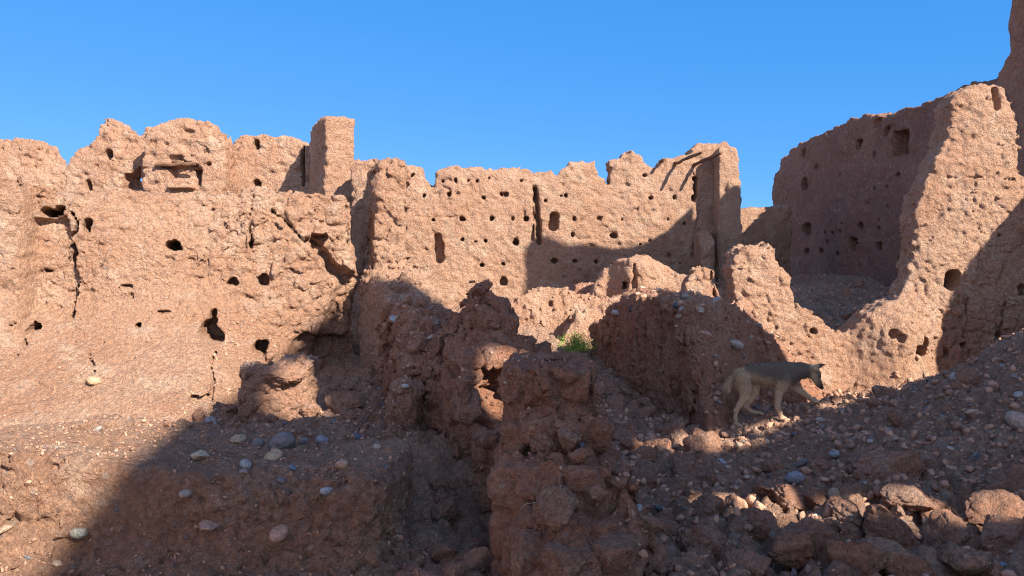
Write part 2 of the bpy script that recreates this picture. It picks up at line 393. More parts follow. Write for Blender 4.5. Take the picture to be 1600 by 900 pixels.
# ------------------------------------------------------------------ the back wall and what stands far off
ST_far = dict(lump=(.05, 1.1), cob=(.035, 9), chunk=(.02, 4.5, .008), grain=(.03, 13), peb=(.016, 11), course=(.012, .85), patch=.8, pit=(.05, 5))
ST_wall = dict(lump=(.06, 1.5), ridge=(.02, 3.2), chunk=(.035, 6.0, .035), cob=(.028, 13), grain=(.026, 18), patch=.9, chunk2=(.022, 12, .022), pit=(.022, 9))
ST_near = dict(lump=(.04, 2.2), chunk=(.045, 7.0, .028), cob=(.016, 18), grain=(.012, 26), patch=1.3)
ST_riv = dict(chunk2=(.02, 11, .02), pit=(.05, 7), lump=(.05, 1.8), ridge=(.025, 5.0), cob=(.020, 15), grain=(.014, 22), stretch=(1.4, 1.4, .45), patch=.8)
ST_clay = dict(lump=(.03, 1.6), chunk=(.014, 5, .006), cob=(.010, 14), grain=(.008, 24))
def G(*a): return [(p[0], p[1]) for p in a]

pA = Plane((-4, 15), (5, 15))
colA = [(540, 700), (540, 246), (575, 252), (600, 252), (630, 256), (658, 255), (664, 278), (673, 289), (679, 270), (686, 263), (712, 258), (722, 262), (735, 259), (765, 261), (772, 265), (785, 260),
        (812, 264), (828, 263), (834, 271), (841, 266), (862, 266), (872, 275), (880, 263), (890, 252), (910, 249), (930, 251), (936, 262), (943, 276), (947, 280), (953, 282), (956, 262), (951, 248), (958, 250), (966, 249), (972, 246), (976, 236),
        (990, 234), (1003, 239), (1008, 250), (1018, 259), (1030, 262), (1033, 248), (1042, 241), (1060, 243), (1074, 239), (1080, 230), (1095, 223), (1125, 222), (1138, 220), (1150, 230), (1157, 300), (1157, 700)]
hA = []
rngA = np.random.default_rng(4)
for (x, y, r) in [(723, 343, 5.5), (768, 342, 5), (806, 376, 6.5), (720, 376, 4), (744, 378, 3.5), (792, 303, 4.5), (702, 303, 4), (755, 308, 4), (783, 303, 4), (662, 306, 3), (820, 342, 5), (870, 343, 4), (898, 342, 4),
                  (937, 341, 5), (972, 343, 3), (957, 368, 7), (896, 368, 4), (874, 307, 3.5), (886, 307, 3.5), (853, 312, 3), (1016, 308, 3.5), (1054, 308, 4), (1008, 275, 4), (867, 408, 6), (900, 407, 3.5), (932, 407, 4),
                  (1045, 397, 4), (757, 376, 3.5), (789, 440, 7), (752, 413, 4), (787, 413, 4), (661, 272, 3.5), (645, 272, 3), (640, 275, 3), (735, 281, 3), (747, 281, 3), (690, 281, 3), (711, 281, 3), (1085, 279, 5), (1085, 309, 5), (675, 342, 3.5), (1000, 380, 3)]:
    hA.append((x + rngA.normal(0, 1), y + rngA.normal(0, 1), r * rngA.uniform(.6, .9), r * rngA.uniform(.55, .95), rngA.uniform(.15, .3)))
for _ in range(14):
    hA.append((rngA.uniform(630, 1090), rngA.choice([281, 305, 342, 377, 412, 440]) + rngA.normal(0, 2.5), *(rngA.uniform(1.6, 2.8, 2)), .12))
hA += [(866, 340, 7, 8, .3), (865, 352, 9, 8, .3), (684, 372, 6, 8, .22), (685, 392, 9, 20, .24), (1088, 294, 2.5, 14, .2)]
slab("back_wall", "long ragged rammed-earth wall across the back with rows of small square holes", pA, colA, .6, .028, ST_far, M_far, 3, holes=hA,
     cracks=[([(836, 295), (839, 330), (842, 378)], 4.5, .3), ([(834, 300), (833, 375)], 2.2, .15), ([(625, 338), (720, 339)], .8, .04), ([(1085, 270), (1086, 315)], 1.5, .1), ([(1092, 330), (1082, 400)], 1.2, .05)], edge=.08, edge_f=6)
bw = bpy.data.objects["back_wall"]
# two stumps of roof beams stick out of its top
def beam(parent, p, d, L, r, seed):
    rng = np.random.default_rng(seed); n, k = 9, 8; V = []; Q = []
    d = Vector(d).normalized(); a = d.orthogonal().normalized(); b = d.cross(a)
    for i in range(n):
        c = Vector(p) + d * (L * i / (n - 1)) + Vector(rng.normal(0, .006, 3)); rr = r * (1 + .15 * math.sin(i * 1.3 + seed)) * (1 - .15 * i / n)
        for j in range(k): t = 2 * math.pi * j / k; V.append(c + (a * math.cos(t) + b * math.sin(t)) * rr * rng.uniform(.88, 1.1))
    for i in range(n - 1):
        for j in range(k): Q.append((i * k + j, i * k + (j + 1) % k, (i + 1) * k + (j + 1) % k, (i + 1) * k + j))
    me = bpy.data.meshes.new("wooden_beam"); me.from_pydata([v - Vector(parent.location) for v in V], [], Q + [tuple(range(k))[::-1], tuple(range((n - 1) * k, n * k))]); me.update()
    o = link("wooden_beam", me, M_wood, parent); return o
beam(bw, W(1050, 257, 15.15), (.45, -1, .12), .95, .034, 1); beam(bw, W(1080, 259, 15.15), (.42, -1, .14), .95, .037, 2)
beam(bw, W(1030, 253, 15.2), (.1, -1, -.05), .4, .035, 3)

# cross wall standing out from the right end of the back wall
def fin(X, Y, Z):
    a = box(X, Y, Z, (4.12, 15.0, 1.8), (.20, .40, 2.50), r=.06)
    a = smin(a, box(X, Y, Z, (4.22, 14.95, 1.3), (.14, .42, 2.35), r=.06), .05)
    return smin(a, box(X, Y, Z, (3.68, 14.75, .9), (.11, .5, 2.1 - .0), r=.08, tx=-.02), .04)
def fin2(X, Y, Z):
    f = fin(X, Y, Z); f = np.maximum(f, np.where(X < 3.93, Z - (2.75 - (3.95 - X) * .3 - .9 * np.maximum(0, 14.6 - Y)), -9)); return f
solid("cross_wall", "tall narrow cross wall at the right end of the back wall, its front edge catching the sun", fin2, (3.35, 14.0, -.4), (4.7, 15.5, 4.7), .028,
      dict(lump=(.06, 1.6), cob=(.04, 7), grain=(.02, 12), peb=(.015, 11)), M_far, 7)
slab("distant_wall", "short low wall glimpsed in the gap right of the tall cross wall", Plane((5, 16.6), (9, 16.6)), [(1150, 600), (1150, 318), (1160, 322), (1180, 320), (1200, 322), (1240, 318), (1240, 600)], .6, .04, ST_far, M_far, 8, edge=.04)

# the long dark side wall running away on the right
pN = Plane((7, 22), (7, 10))
colN = [(1199, 560), (1201, 300), (1204, 268), (1211, 262), (1212, 245), (1222, 241), (1226, 233), (1240, 222), (1262, 212), (1292, 201), (1325, 187), (1345, 180), (1362, 178), (1372, 184), (1383, 178), (1428, 163), (1431, 159), (1465, 147),
        (1497, 133), (1510, 130), (1530, 128), (1552, 126), (1565, 113), (1584, 97), (1600, 92), (1600, 640)]
hN = [(1340, 225, 6, 9, .35), (1249, 240, 4, 8, .9), (1257, 288, 6, 12, .4), (1383, 205, 8, 10, .16), (1365, 192, 9, 9, .1), (1290, 205, 8, 6, .08), (1333, 381, 8, 13, .3), (1372, 385, 6, 8, .25), (1258, 358, 8, 12, .25), (1258, 393, 6, 6, .2),
      (1281, 393, 5, 6, .15), (1346, 353, 6, 6, .2), (1313, 362, 3.5, 3, .2), (1286, 363, 3.5, 3, .2), (1403, 274, 5, 3, .2), (1374, 356, 4, 3, .2), (1272, 262, 5, 5, .1), (1362, 243, 4, 5, .15), (1310, 272, 2, 2, .1), (1357, 318, 2, 4, .1), (1309, 397, 3, 4, .15)]
pr = np.random.default_rng(9)
hN = [(a_, b_, c_ * .8, d_ * .8, e_) for a_, b_, c_, d_, e_ in hN]
hN += [(pr.uniform(1215, 1480), pr.uniform(230, 420), *pr.uniform(1.3, 3, 2), .12) for _ in range(26)]
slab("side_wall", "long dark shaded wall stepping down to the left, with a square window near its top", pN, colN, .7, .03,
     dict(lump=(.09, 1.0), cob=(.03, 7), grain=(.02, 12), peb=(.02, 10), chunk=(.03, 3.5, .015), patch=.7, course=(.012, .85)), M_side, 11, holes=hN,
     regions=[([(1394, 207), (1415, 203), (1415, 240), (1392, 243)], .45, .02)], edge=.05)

# ------------------------------------------------------------------ ruined upper walls behind the big left wall
dpl = lambda D: Plane((-12, D), (5, D))
ST_up = dict(chunk2=(.028, 8, .025), pit=(.06, 6), lump=(.05, 1.3), cob=(.024, 9), grain=(.02, 14), chunk=(.02, 5, .01), patch=1.0, peb=(.01, 12))
slab("ruined_wall", "rubbly wall end with a sloping top at the far left edge behind the big left wall", dpl(11.6),
     [(-300, 600), (-300, 225), (-60, 222), (0, 213), (15, 211), (40, 217), (52, 219), (60, 236), (72, 246), (85, 254), (97, 262), (104, 292), (106, 600)], .7, .024, dict(ST_up, cob=(.035, 8)), M_wall, 21, edge=.04, edge_f=5)
slab("ruined_wall", "pointed wall fragment rising to a peak, with a small square hole and a black opening at its foot", dpl(11.0),
     [(92, 600), (94, 268), (105, 246), (118, 228), (140, 222), (147, 215), (151, 198), (157, 184), (168, 182), (178, 187), (186, 197), (200, 206), (222, 208), (226, 600)], .45, .022, ST_up, M_wall, 22,
     holes=[(168, 241, 7, 8, .35), (136, 289, 5, 9, .3)], regions=[([(187, 294), (194, 273), (208, 268), (215, 260), (218, 294)], .30, .015)], edge=.05, edge_f=7)
slab("ruined_wall", "broad blocky wall fragment with a broken niche under a wooden lintel", dpl(10.5),
     [(221, 600), (221, 215), (224, 197), (240, 192), (262, 184), (285, 183), (300, 188), (322, 190), (330, 205), (336, 210), (345, 207), (349, 230), (350, 600)], .5, .022, ST_up, M_wall, 23,
     holes=[(322, 257, 3, 3, .15), (273, 247, 12, 5, .06)], regions=[([(246, 259), (306, 255), (309, 290), (264, 292), (262, 262), (246, 262)], .13, .01), ([(297, 263), (309, 261), (310, 290), (304, 288), (300, 275)], .3, .01), ([(265, 280), (270, 277), (300, 279), (303, 296), (262, 296)], -.14, .01)],
     cracks=[([(275, 245), (290, 253), (300, 256)], 1.5, .1)], edge=.03, edge_f=5)
rw3 = [o for o in bpy.data.objects if o.name.startswith("ruined_wall")][-1]
o = beam(rw3, W(243, 258, 10.5), (1, -.02, .03), .55, .028, 5); o.name = "wooden_lintel"
o = beam(rw3, W(268, 250, 10.5), (1, .05, -.28), .32, .02, 6); o.name = "wooden_lintel"
slab("ruined_wall", "flat-topped wall fragment crossed by the slanting shadow of the tall pillar", dpl(10.9),
     [(346, 600), (348, 232), (360, 222), (368, 210), (400, 207), (440, 209), (455, 212), (466, 216), (469, 222), (490, 224), (500, 250), (560, 262), (575, 600)], .5, .022, ST_up, M_wall, 24,
     holes=[(398, 225, 4, 8, .25), (400, 286, 5, 5, .3)], cracks=[([(473, 228), (474, 290)], 2, .2), ([(350, 245), (350, 290)], 2, .2)], edge=.04, edge_f=7)
def pillar(X, Y, Z):
    th = math.atan2(.35, .8)
    a = box(X, Y, Z, (-2.34 + .20 * math.cos(th) - .62 * math.sin(th), 9.6 + .20 * math.sin(th) + .62 * math.cos(th), 1.9), (.20, .62, 1.98), th, .05)
    return a
solid("earth_pillar", "tall square earth pillar rising above the left wall top, dark on its left side", pillar, (-3.2, 9.3, -.2), (-1.7, 11.2, 4.1), .018,
      dict(lump=(.06, 1.8), grain=(.02, 16), cob=(.02, 11), chunk2=(.025, 9, .02), pit=(.04, 7)), M_wall, 25, cat='pillar')
slab("ruined_wall", "low piece of wall right of the tall pillar, just showing above the left wall top", dpl(9.2), [(546, 600), (547, 262), (556, 250), (590, 250), (612, 300), (615, 600)], .4, .022, ST_up, M_wall, 26, edge=.02)

# ------------------------------------------------------------------ the big sunlit wall on the left
pE = Plane((-4.2, 6.25), (-1.4, 7.0))
def frontE(pl, U, Z):
    u45 = pl.uz(45, 400)[0]; uR = pl.uz(556, 400)[0]; u430 = pl.uz(420, 400)[0]
    zz = np.clip((1.42 - Z) / 1.5, 0, 1.2)
    tal = (.36 * np.clip((1.9 - Z) / .55, 0, 1) ** 2 + 1.9 * np.clip(1.34 - Z, 0, .95)) * (1 - .85 * sstep(U, pl.uz(300, 400)[0], u430 + .35))     # eroded foot spreads towards the viewer
    r = -tal
    r += .10 * np.sin(U * 2.3 + 1) * sstep(2.0 - Z, 0, .6)
    r -= .16 * (1 - sstep(U, u45 - .05, u45 + .03)) * sstep(Z, 1.2, 1.6)              # smooth vertical roll at the left
    return r
slab("left_wall", "big sunlit mud wall on the left with cracked crust, deep holes and a spreading foot", pE,
     [(-330, 830), (-330, 282), (-150, 284), (0, 280), (30, 283), (60, 286), (92, 294), (125, 300), (150, 293), (170, 291), (230, 292), (265, 294), (300, 290), (400, 291), (420, 297), (440, 301), (470, 300), (500, 306), (530, 304), (544, 303), (548, 318),
      (546, 345), (551, 380), (560, 405), (562, 432), (560, 452), (556, 520), (560, 620), (560, 830)], .85, .0155, dict(ST_wall, lump=(.075, 1.5)), M_wall, 31,
     holes=[(274, 387, 12, 9, .5), (337, 516, 15, 15, .5), (339, 500, 8, 14, .3), (407, 541, 11, 10, .35), (408, 438, 9, 8, .22), (500, 372, 14, 10, .15), (70, 330, 16, 7, .45), (86, 328, 8, 9, .5), (62, 514, 5, 11, .45), (228, 509, 7, 4, .25),
            (262, 484, 12, 3, .10), (337, 597, 14, 7, .12), (360, 440, 7, 5, .16), (6, 576, 4, 4, .25), (68, 421, 5, 2.5, .12), (42, 704, 3, 8, .15), (106, 705, 3, 9, .15), (393, 381, 4, 7, .15), (133, 352, 6, 12, .2)],
     cracks=[([(104, 330), (116, 350), (110, 372), (117, 395), (112, 420), (116, 440), (114, 468), (117, 500)], 2.6, .28), ([(160, 540), (175, 560), (178, 572)], 2, .15), ([(60, 520), (62, 545), (50, 562)], 1.5, .12), ([(0, 520), (22, 507), (40, 503)], 1.5, .1),
             ([(190, 446), (208, 450), (212, 468)], 1.8, .12), ([(430, 330), (470, 372), (480, 380)], 2, .1), ([(392, 300), (385, 345), (398, 400)], 1.5, .06), ([(345, 540), (350, 600)], 2, .1), ([(455, 520), (500, 532), (556, 538)], 2, .12)],
     regions=[([(47, 345), (96, 338), (108, 370), (112, 420), (113, 500), (95, 505), (45, 500)], .10, .02), ([(482, 372), (505, 382), (525, 405), (545, 424), (580, 436), (600, 700), (440, 700), (440, 640), (520, 480), (534, 438), (505, 420)], .22, .03),
              ([(452, 532), (500, 528), (556, 540), (556, 600), (455, 590)], .22, .03)],
     front=frontE, edge=.02, edge_f=5, band=.13, warp=.04)

# ------------------------------------------------------------------ ridge of broken wall running towards the viewer
def hgtb(f, Z, top): return smax(f, Z - top, .08)
def butt(X, Y, Z):
    a = box(X, Y, Z, (-1.38, 8.35, .9), (.175, 1.25, 2.08), .21, .10)
    a = smin(a, box(X, Y, Z, (-1.15, 7.1, .6), (.18, .35, 1.3), .2, .1, ty=.22), .12)
    lo = box(X, Y, Z, (-1.05, 6.9, .5), (.20, .52, 1.6), .48, .1)
    lo = smax(lo, Z - (CZ - .02 - .32 * (7.15 - Y) + .06 * np.sin(X * 9)), .1)
    a = smin(a, ell(X, Y, Z, (-.90, 7.0, CZ - .45), (.24, .34, .50)), .15)
    return smin(a, lo, .08)
solid("broken_wall_end", "rough end of a broken wall beside the big left wall, red and shaded below", butt, (-2.05, 6.0, -.2), (-.3, 9.9, 3.2), .0165,
      dict(lump=(.09, 1.7), chunk=(.05, 6, .04), chunk2=(.03, 13, .03), cob=(.035, 13), grain=(.018, 22), stretch=(1, 1, .75), patch=1.2), M_wall, 41, band=.15)
def ridge(X, Y, Z):
    top = CZ - .235 - .16 * np.maximum(0, 6.0 - Y) - 1.3 * np.abs(X + .74 + .28 * (Y - 6.2)) ** 1.6 + .05 * np.sin(X * 11 + Y * 5)
    a = box(X, Y, Z, (-.62, 5.95, .6), (.33, .80, 1.5), .30, .16)
    return smax(a, Z - top, .12)
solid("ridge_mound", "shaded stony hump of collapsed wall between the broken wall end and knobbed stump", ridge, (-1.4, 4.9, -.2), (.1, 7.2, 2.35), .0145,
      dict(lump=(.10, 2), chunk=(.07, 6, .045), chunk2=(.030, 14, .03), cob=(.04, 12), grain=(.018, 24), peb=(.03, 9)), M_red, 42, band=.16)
def knob(X, Y, Z):
    a = box(X, Y, Z, (-.17, 4.95, CZ - 1.15), (.27, .42, .70), .12, .10)
    a = smin(a, box(X, Y, Z, (-.16, 4.95, CZ - .38), (.17, .22, .22), .2, .08), .12)
    a = smin(a, box(X, Y, Z, (-.195, 4.92, CZ - .20), (.085, .10, .16), .1, .05), .05)
    a = smin(a, box(X, Y, Z, (-.205, 4.9, CZ - .13), (.10, .10, .06), .1, .04), .03)
    a = smin(a, box(X, Y, Z, (-.33, 4.9, CZ - 1.2), (.16, .55, .62), .35, .06), .05)
    a = smin(a, box(X, Y, Z, (.02, 5.0, CZ - .75), (.15, .3, .28), -.5, .06), .12)
    a = smin(a, box(X, Y, Z, (-.1, 4.35, CZ - 1.25), (.13, .3, .37), .2, .06), .06)
    a = smin(a, ell(X, Y, Z, (-.36, 5.35, CZ - .80), (.26, .45, .50)), .15)
    hole = ell(X, Y, Z, (-.06, 4.45, CZ - .72), (.15, .3, .16)); return smax(a, -hole, .05)
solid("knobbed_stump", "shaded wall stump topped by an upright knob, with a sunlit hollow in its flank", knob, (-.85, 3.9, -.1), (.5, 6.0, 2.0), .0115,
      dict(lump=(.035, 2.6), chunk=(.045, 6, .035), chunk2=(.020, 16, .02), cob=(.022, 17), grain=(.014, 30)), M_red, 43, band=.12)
def stump(X, Y, Z):
    z = lambda v: CZ - v
    a = box(X, Y, Z, (.17, 3.62, z(.545)), (.205, .34, .155), -.05, .04)            # top course
    a = smin(a, box(X, Y, Z, (.20, 3.60, z(.72)), (.235, .40, .09), -.05, .04), .015)
    a = smin(a, box(X, Y, Z, (.20, 3.52, z(1.0)), (.25, .55, .27), -.08, .06), .03)
    a = smin(a, box(X, Y, Z, (.27, 3.35, z(1.3)), (.27, .55, .40), -.05, .07), .05)
    a = smin(a, box(X, Y, Z, (.07, 3.05, z(.93)), (.09, .10, .11), .2, .05), .03)
    a = smin(a, box(X, Y, Z, (.18, 3.08, z(.98)), (.08, .12, .13), -.2, .05), .03)
    a = smin(a, box(X, Y, Z, (.40, 3.5, z(1.15)), (.085, .5, .35), .02, .03), .02)
    a = smin(a, ell(X, Y, Z, (.24, 2.8, z(1.35)), (.28, .42, .42)), .12)
    hole = box(X, Y, Z, (.075, 2.98, z(1.0 - .0)), (.016, .16, .026), 0, .006)
    hole2 = box(X, Y, Z, (.135, 2.98, z(.90)), (.02, .12, .03), 0, .01)
    return smax(smax(a, -hole, .01), -hole2, .01)
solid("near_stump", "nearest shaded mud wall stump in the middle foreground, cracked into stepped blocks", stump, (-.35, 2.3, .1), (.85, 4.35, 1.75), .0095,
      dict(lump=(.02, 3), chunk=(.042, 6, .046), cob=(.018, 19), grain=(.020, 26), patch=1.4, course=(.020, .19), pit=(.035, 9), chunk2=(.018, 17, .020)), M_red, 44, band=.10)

# ------------------------------------------------------------------ foreground wall at the lower left
def fore(X, Y, Z):
    top = CZ - .82 - .03 * np.maximum(0, -1.2 - X) + .05 * np.sin(X * 2.2)
    a = box(X, Y, Z, (-1.95, 3.62, CZ - 1.3), (1.42, .42, .9), -.05, .12, tx=0, ty=.12)
    a = smin(a, box(X, Y, Z, (-3.2, 3.9, CZ - 1.4), (.9, .9, .5), .1, .3), .3)
    b = box(X, Y, Z, (-1.95, 3.2, CZ - 1.95), (1.72, .45, .75), -.05, .2)
    a = smin(a, b, .2); a = smax(a, (X + .24 + .28 * (Z - 1.0) + .12 * (3.6 - Y)) , .08)
    return smax(a, Z - top, .09)
solid("foreground_wall", "low worn wall in the lower left corner, its flat top scattered with stones", fore, (-3.9, 2.5, .1), (-.1, 4.8, 1.3), .0125,
      dict(lump=(.06, 1.9), chunk=(.030, 4.5, .022), chunk2=(.022, 13, .022), cob=(.022, 13), grain=(.020, 22), pit=(.03, 9), patch=1.2, peb=(.012, 14)), M_ground, 51, band=.13)

ST_blk = dict(lump=(.02, 4), chunk=(.03, 8, .02), cob=(.015, 18), grain=(.012, 26))
solid("mud_block", "large squarish block of fallen mud wall, half sunlit, below the left wall", lambda X, Y, Z: smin(box(X, Y, Z, (-1.64, 5.25, CZ - .83), (.20, .20, .19), .35, .03), box(X, Y, Z, (-1.50, 5.35, CZ - .84), (.12, .2, .24), .1, .03), .03), (-2.0, 4.85, .7), (-1.2, 5.75, 1.45), .011, ST_blk, M_clod, 52, cat='mud block')
solid("mud_block", "small upright dark block standing against the ridge", lambda X, Y, Z: smin(box(X, Y, Z, (-.70, 4.85, CZ - .93), (.09, .10, .13), .2, .03), ell(X, Y, Z, (-.68, 4.9, CZ - .78), (.11, .11, .09)), .03), (-.95, 4.6, .75), (-.45, 5.15, 1.3), .010, ST_blk, M_clod, 53, cat='mud block')

# ------------------------------------------------------------------ middle ground
def mound(X, Y, Z):
    left = (-(X - 1.08) * .966 - (Y - 8.4) * .26)          # steep left-hand face
    top = CZ - .20 - .055 * np.maximum(0, 8.0 - Y) ** 2.0 * 1.35 - .30 * np.maximum(0, X - 1.75) - .22 * np.maximum(0, 1.3 - X) - .4 * np.maximum(0, Y - 8.3) - .5 * np.maximum(0, X - 2.5)
    a = smax(left, Z - top, .06); a = smax(a, 6.15 - Y + .2 * (X - 1.6), .1); a = smax(a, Y - 9.2, .1)
    a = smax(a, X - 3.6, .1)
    a = smax(a, (X - 1.52) * .77 - (Y - 6.2) * .64 + .50 * (Z - (CZ - 1.15)), .12)
    hole = ell(X, Y, Z, (1.63, 6.25, CZ - 1.02), (.10, .25, .16)); h2 = ell(X, Y, Z, (1.35, 6.95, CZ - 1.13), (.25, .07, .09))
    return smax(smax(a, -hole, .03), -h2, .03)
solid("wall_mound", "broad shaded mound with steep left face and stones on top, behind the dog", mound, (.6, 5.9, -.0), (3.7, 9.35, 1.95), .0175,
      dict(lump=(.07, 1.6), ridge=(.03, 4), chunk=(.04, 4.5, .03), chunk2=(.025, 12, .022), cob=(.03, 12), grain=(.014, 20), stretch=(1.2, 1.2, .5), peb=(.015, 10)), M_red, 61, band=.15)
slab("low_wall", "low sunlit crumbling wall stub behind the green bush", dpl(10.4), [(786, 700), (792, 480), (806, 463), (822, 458), (850, 452), (893, 455), (905, 463), (925, 460), (945, 465), (1000, 456), (1060, 470), (1090, 700)], .45, .02,
     dict(ST_riv, cob=(.04, 9), chunk=(.04, 5, .02)), M_wall, 62, holes=[(861, 476, 4, 6, .10)], edge=.05, edge_f=4)
slab("low_wall", "sunlit sloping bank of eroded wall between the green bush and the shaded mound", dpl(9.7), [(865, 700), (872, 545), (880, 525), (897, 505), (905, 488), (930, 480), (960, 474), (1020, 472), (1060, 700)], .7, .019,
     dict(ST_riv, cob=(.04, 9), chunk=(.03, 5, .02)), M_wall, 63, front=lambda p, U, Z: -.35 * np.clip(1.4 - Z, 0, 1), edge=.04, edge_f=4)
slab("arched_ruin", "hump of broken wall with a sunlit curved face and dark recesses before the back wall", dpl(11.8), [(926, 640), (934, 452), (940, 436), (952, 418), (970, 409), (990, 405), (1000, 400), (1016, 400), (1028, 408), (1040, 416), (1062, 430), (1080, 432), (1110, 442), (1150, 470), (1160, 640)], .8, .022,
     dict(lump=(.06, 1.6), cob=(.045, 8), grain=(.02, 14), chunk=(.04, 5, .02)), M_wall, 64, holes=[(979, 446, 4, 6, .3)], cracks=[([(991, 412), (993, 450)], 3, .12)],
     front=lambda p, U, Z: .35 * (1 - sstep(U, p.uz(955, 400)[0], p.uz(990, 400)[0])) - .5 * sstep(U, p.uz(1010, 400)[0], p.uz(1100, 400)[0]) * np.clip(2.1 - Z, 0, 1), edge=.04, edge_f=4, cat='ruin')
slab("wall_spike", "small pointed sunlit wall remnant left of the shaded rubble floor", dpl(10.2), [(1066, 640), (1070, 462), (1077, 436), (1086, 420), (1100, 415), (1113, 417), (1120, 430), (1126, 450), (1133, 468), (1140, 482), (1165, 640)], .4, .018,
     dict(lump=(.05, 1.8), cob=(.04, 9), grain=(.02, 16), chunk=(.04, 5, .02)), M_wall, 65, cracks=[([(1112, 425), (1122, 470)], 1.5, .1)], edge=.04, edge_f=4, cat='wall')
slab("low_wall", "tiny red wall remnant in the shade at the foot of the back wall", dpl(12.8), [(896, 640), (898, 446), (906, 441), (930, 443), (950, 448), (955, 640)], .35, .024, dict(lump=(.05, 1.8), cob=(.03, 9), grain=(.02, 16)), M_red, 66, edge=.03)

# ------------------------------------------------------------------ breached sunlit wall on the right
pM = Plane((2.2, 8.55), (6, 8.45))
colM = [(1149, 900), (1151, 470), (1147, 420), (1149, 395), (1158, 384), (1170, 381), (1195, 383), (1212, 380), (1220, 388), (1226, 402), (1233, 425), (1241, 440), (1243, 460), (1252, 478), (1268, 488), (1280, 494), (1295, 505), (1308, 518), (1322, 524),
        (1333, 517), (1342, 505), (1352, 492), (1368, 487), (1380, 478), (1392, 472), (1407, 464), (1418, 448), (1424, 430), (1430, 402), (1432, 372), (1437, 342), (1440, 318), (1444, 300), (1452, 280), (1462, 262), (1470, 240), (1482, 215), (1487, 193), (1491, 175), (1493, 155),
        (1503, 140), (1514, 131), (1530, 126), (1545, 128), (1562, 130), (1574, 133), (1581, 143), (1586, 165), (1592, 190), (1597, 220), (1600, 270), (1650, 300), (1720, 330), (1760, 900)]
def frontM(pl, U, Z):
    r = -.5 * np.clip((.95 - Z) / 1.0, 0, 1) ** 1.4
    r -= .25 * (1 - sstep(np.abs(U - pl.uz(1400, 500)[0]), 0, .6)) * (1 - sstep(Z, 1.2, 1.9))
    return r
slab("breached_wall", "thick sunlit wall on the right with a deep V-shaped breach and a round hole", pM, colM, .48, .0175,
     dict(lump=(.045, 1.4), cob=(.032, 11), grain=(.022, 18), chunk=(.03, 5, .03), chunk2=(.015, 12, .012), peb=(.016, 12), patch=.8), M_wall, 71,
     holes=[(1491, 438, 12, 16, .45), (1599, 452, 6, 9, .4), (1427, 548, 10, 9, .3), (1436, 535, 5, 10, .15), (1478, 553, 4, 7, .1), (1275, 520, 7, 5, .12), (1508, 540, 5, 5, .2), (1564, 524, 5, 6, .25), (1562, 150, 6, 18, .10), (1560, 168, 5, 5, .1), (1567, 368, 3, 3, .1), (1385, 520, 6, 8, .1), (1395, 525, 5, 6, .1)],
     cracks=[([(1516, 466), (1513, 505), (1511, 530)], 1.0, .06), ([(1571, 473), (1568, 500), (1565, 522)], 1.4, .1), ([(1478, 277), (1600, 279)], .8, .03), ([(1526, 270), (1522, 330)], .7, .04), ([(1535, 365), (1528, 345)], 1, .05)], front=frontM, edge=.05, edge_f=6, topthin=.30)

# tall ruined wall continuing out of the picture on the right: it shades the foreground
pO = Plane((7, 12), (7, 0))
def yz(lst): return [(12 - y, CZ + z) for y, z in lst]
cl = np.array([0.0])
occ = [(11.6, -2.2), (11.6, 1.2), (11.3, 2.6), (11.05, 2.95), (10.86, 3.05), (10.92, 3.6), (10.85, 3.75), (10.97, 4.2), (10.93, 4.75), (10.3, 4.75), (9.7, 5.0), (9.1, 5.5), (8.1, 6.4), (7.35, 7.2), (7.08, 7.2), (7.03, 6.0), (7.0, 3.2), (6.98, 2.2), (6.5, 2.1), (6.05, 1.95),
       (5.8, 1.6), (5.68, 1.1), (5.6, .3), (5.4, -.2), (4.8, -.45), (4.0, -.4), (3.6, -.1), (3.45, .9), (3.2, 1.6), (3.15, 2.3), (3.42, 2.7), (3.35, 3.1), (2.7, 4.1), (2.2, 4.75), (1.53, 5.4), (.9, 5.3), (.1, 5.9), (-.8, 6.4), (-1.6, 7.2), (-2.4, 7.6), (-2.9, 8.35), (-3.6, 8.3), (-4.6, 8.15), (-5.3, 8.2), (-6.1, 8.0), (-7.2, 7.75), (-8.2, 7.35), (-9, 7.1), (-10.5, 6.9), (-10.5, -2.2)]
slits = []
def strip(a, b, wd):   # long thin slit added to let a patch of sun through
    a = np.array(a); b = np.array(b); n = np.array([-(b - a)[1], (b - a)[0]]); n = n / np.linalg.norm(n) * wd / 2
    return [tuple(a + n), tuple(b + n * .8), tuple(b - n * .8), tuple(a - n)]
slits = [strip((1.9, 2.95), (1.2, 3.29), .09), strip((1.0, 3.42), (.25, 3.77), .13), strip((.0, 3.9), (-1.1, 4.45), .30), strip((-1.3, 4.58), (-1.7, 4.85), .24), strip((-1.6, 3.36), (-1.9, 3.62), .20), strip((-2.0, 3.72), (-2.5, 4.16), .32), strip((-2.65, 4.33), (-3.05, 4.75), .36),
         strip((-3.55, 6.2), (-3.9, 6.68), .34), strip((-4.5, 7.35), (-5.0, 7.9), .42)]
_ps = poly_sdf
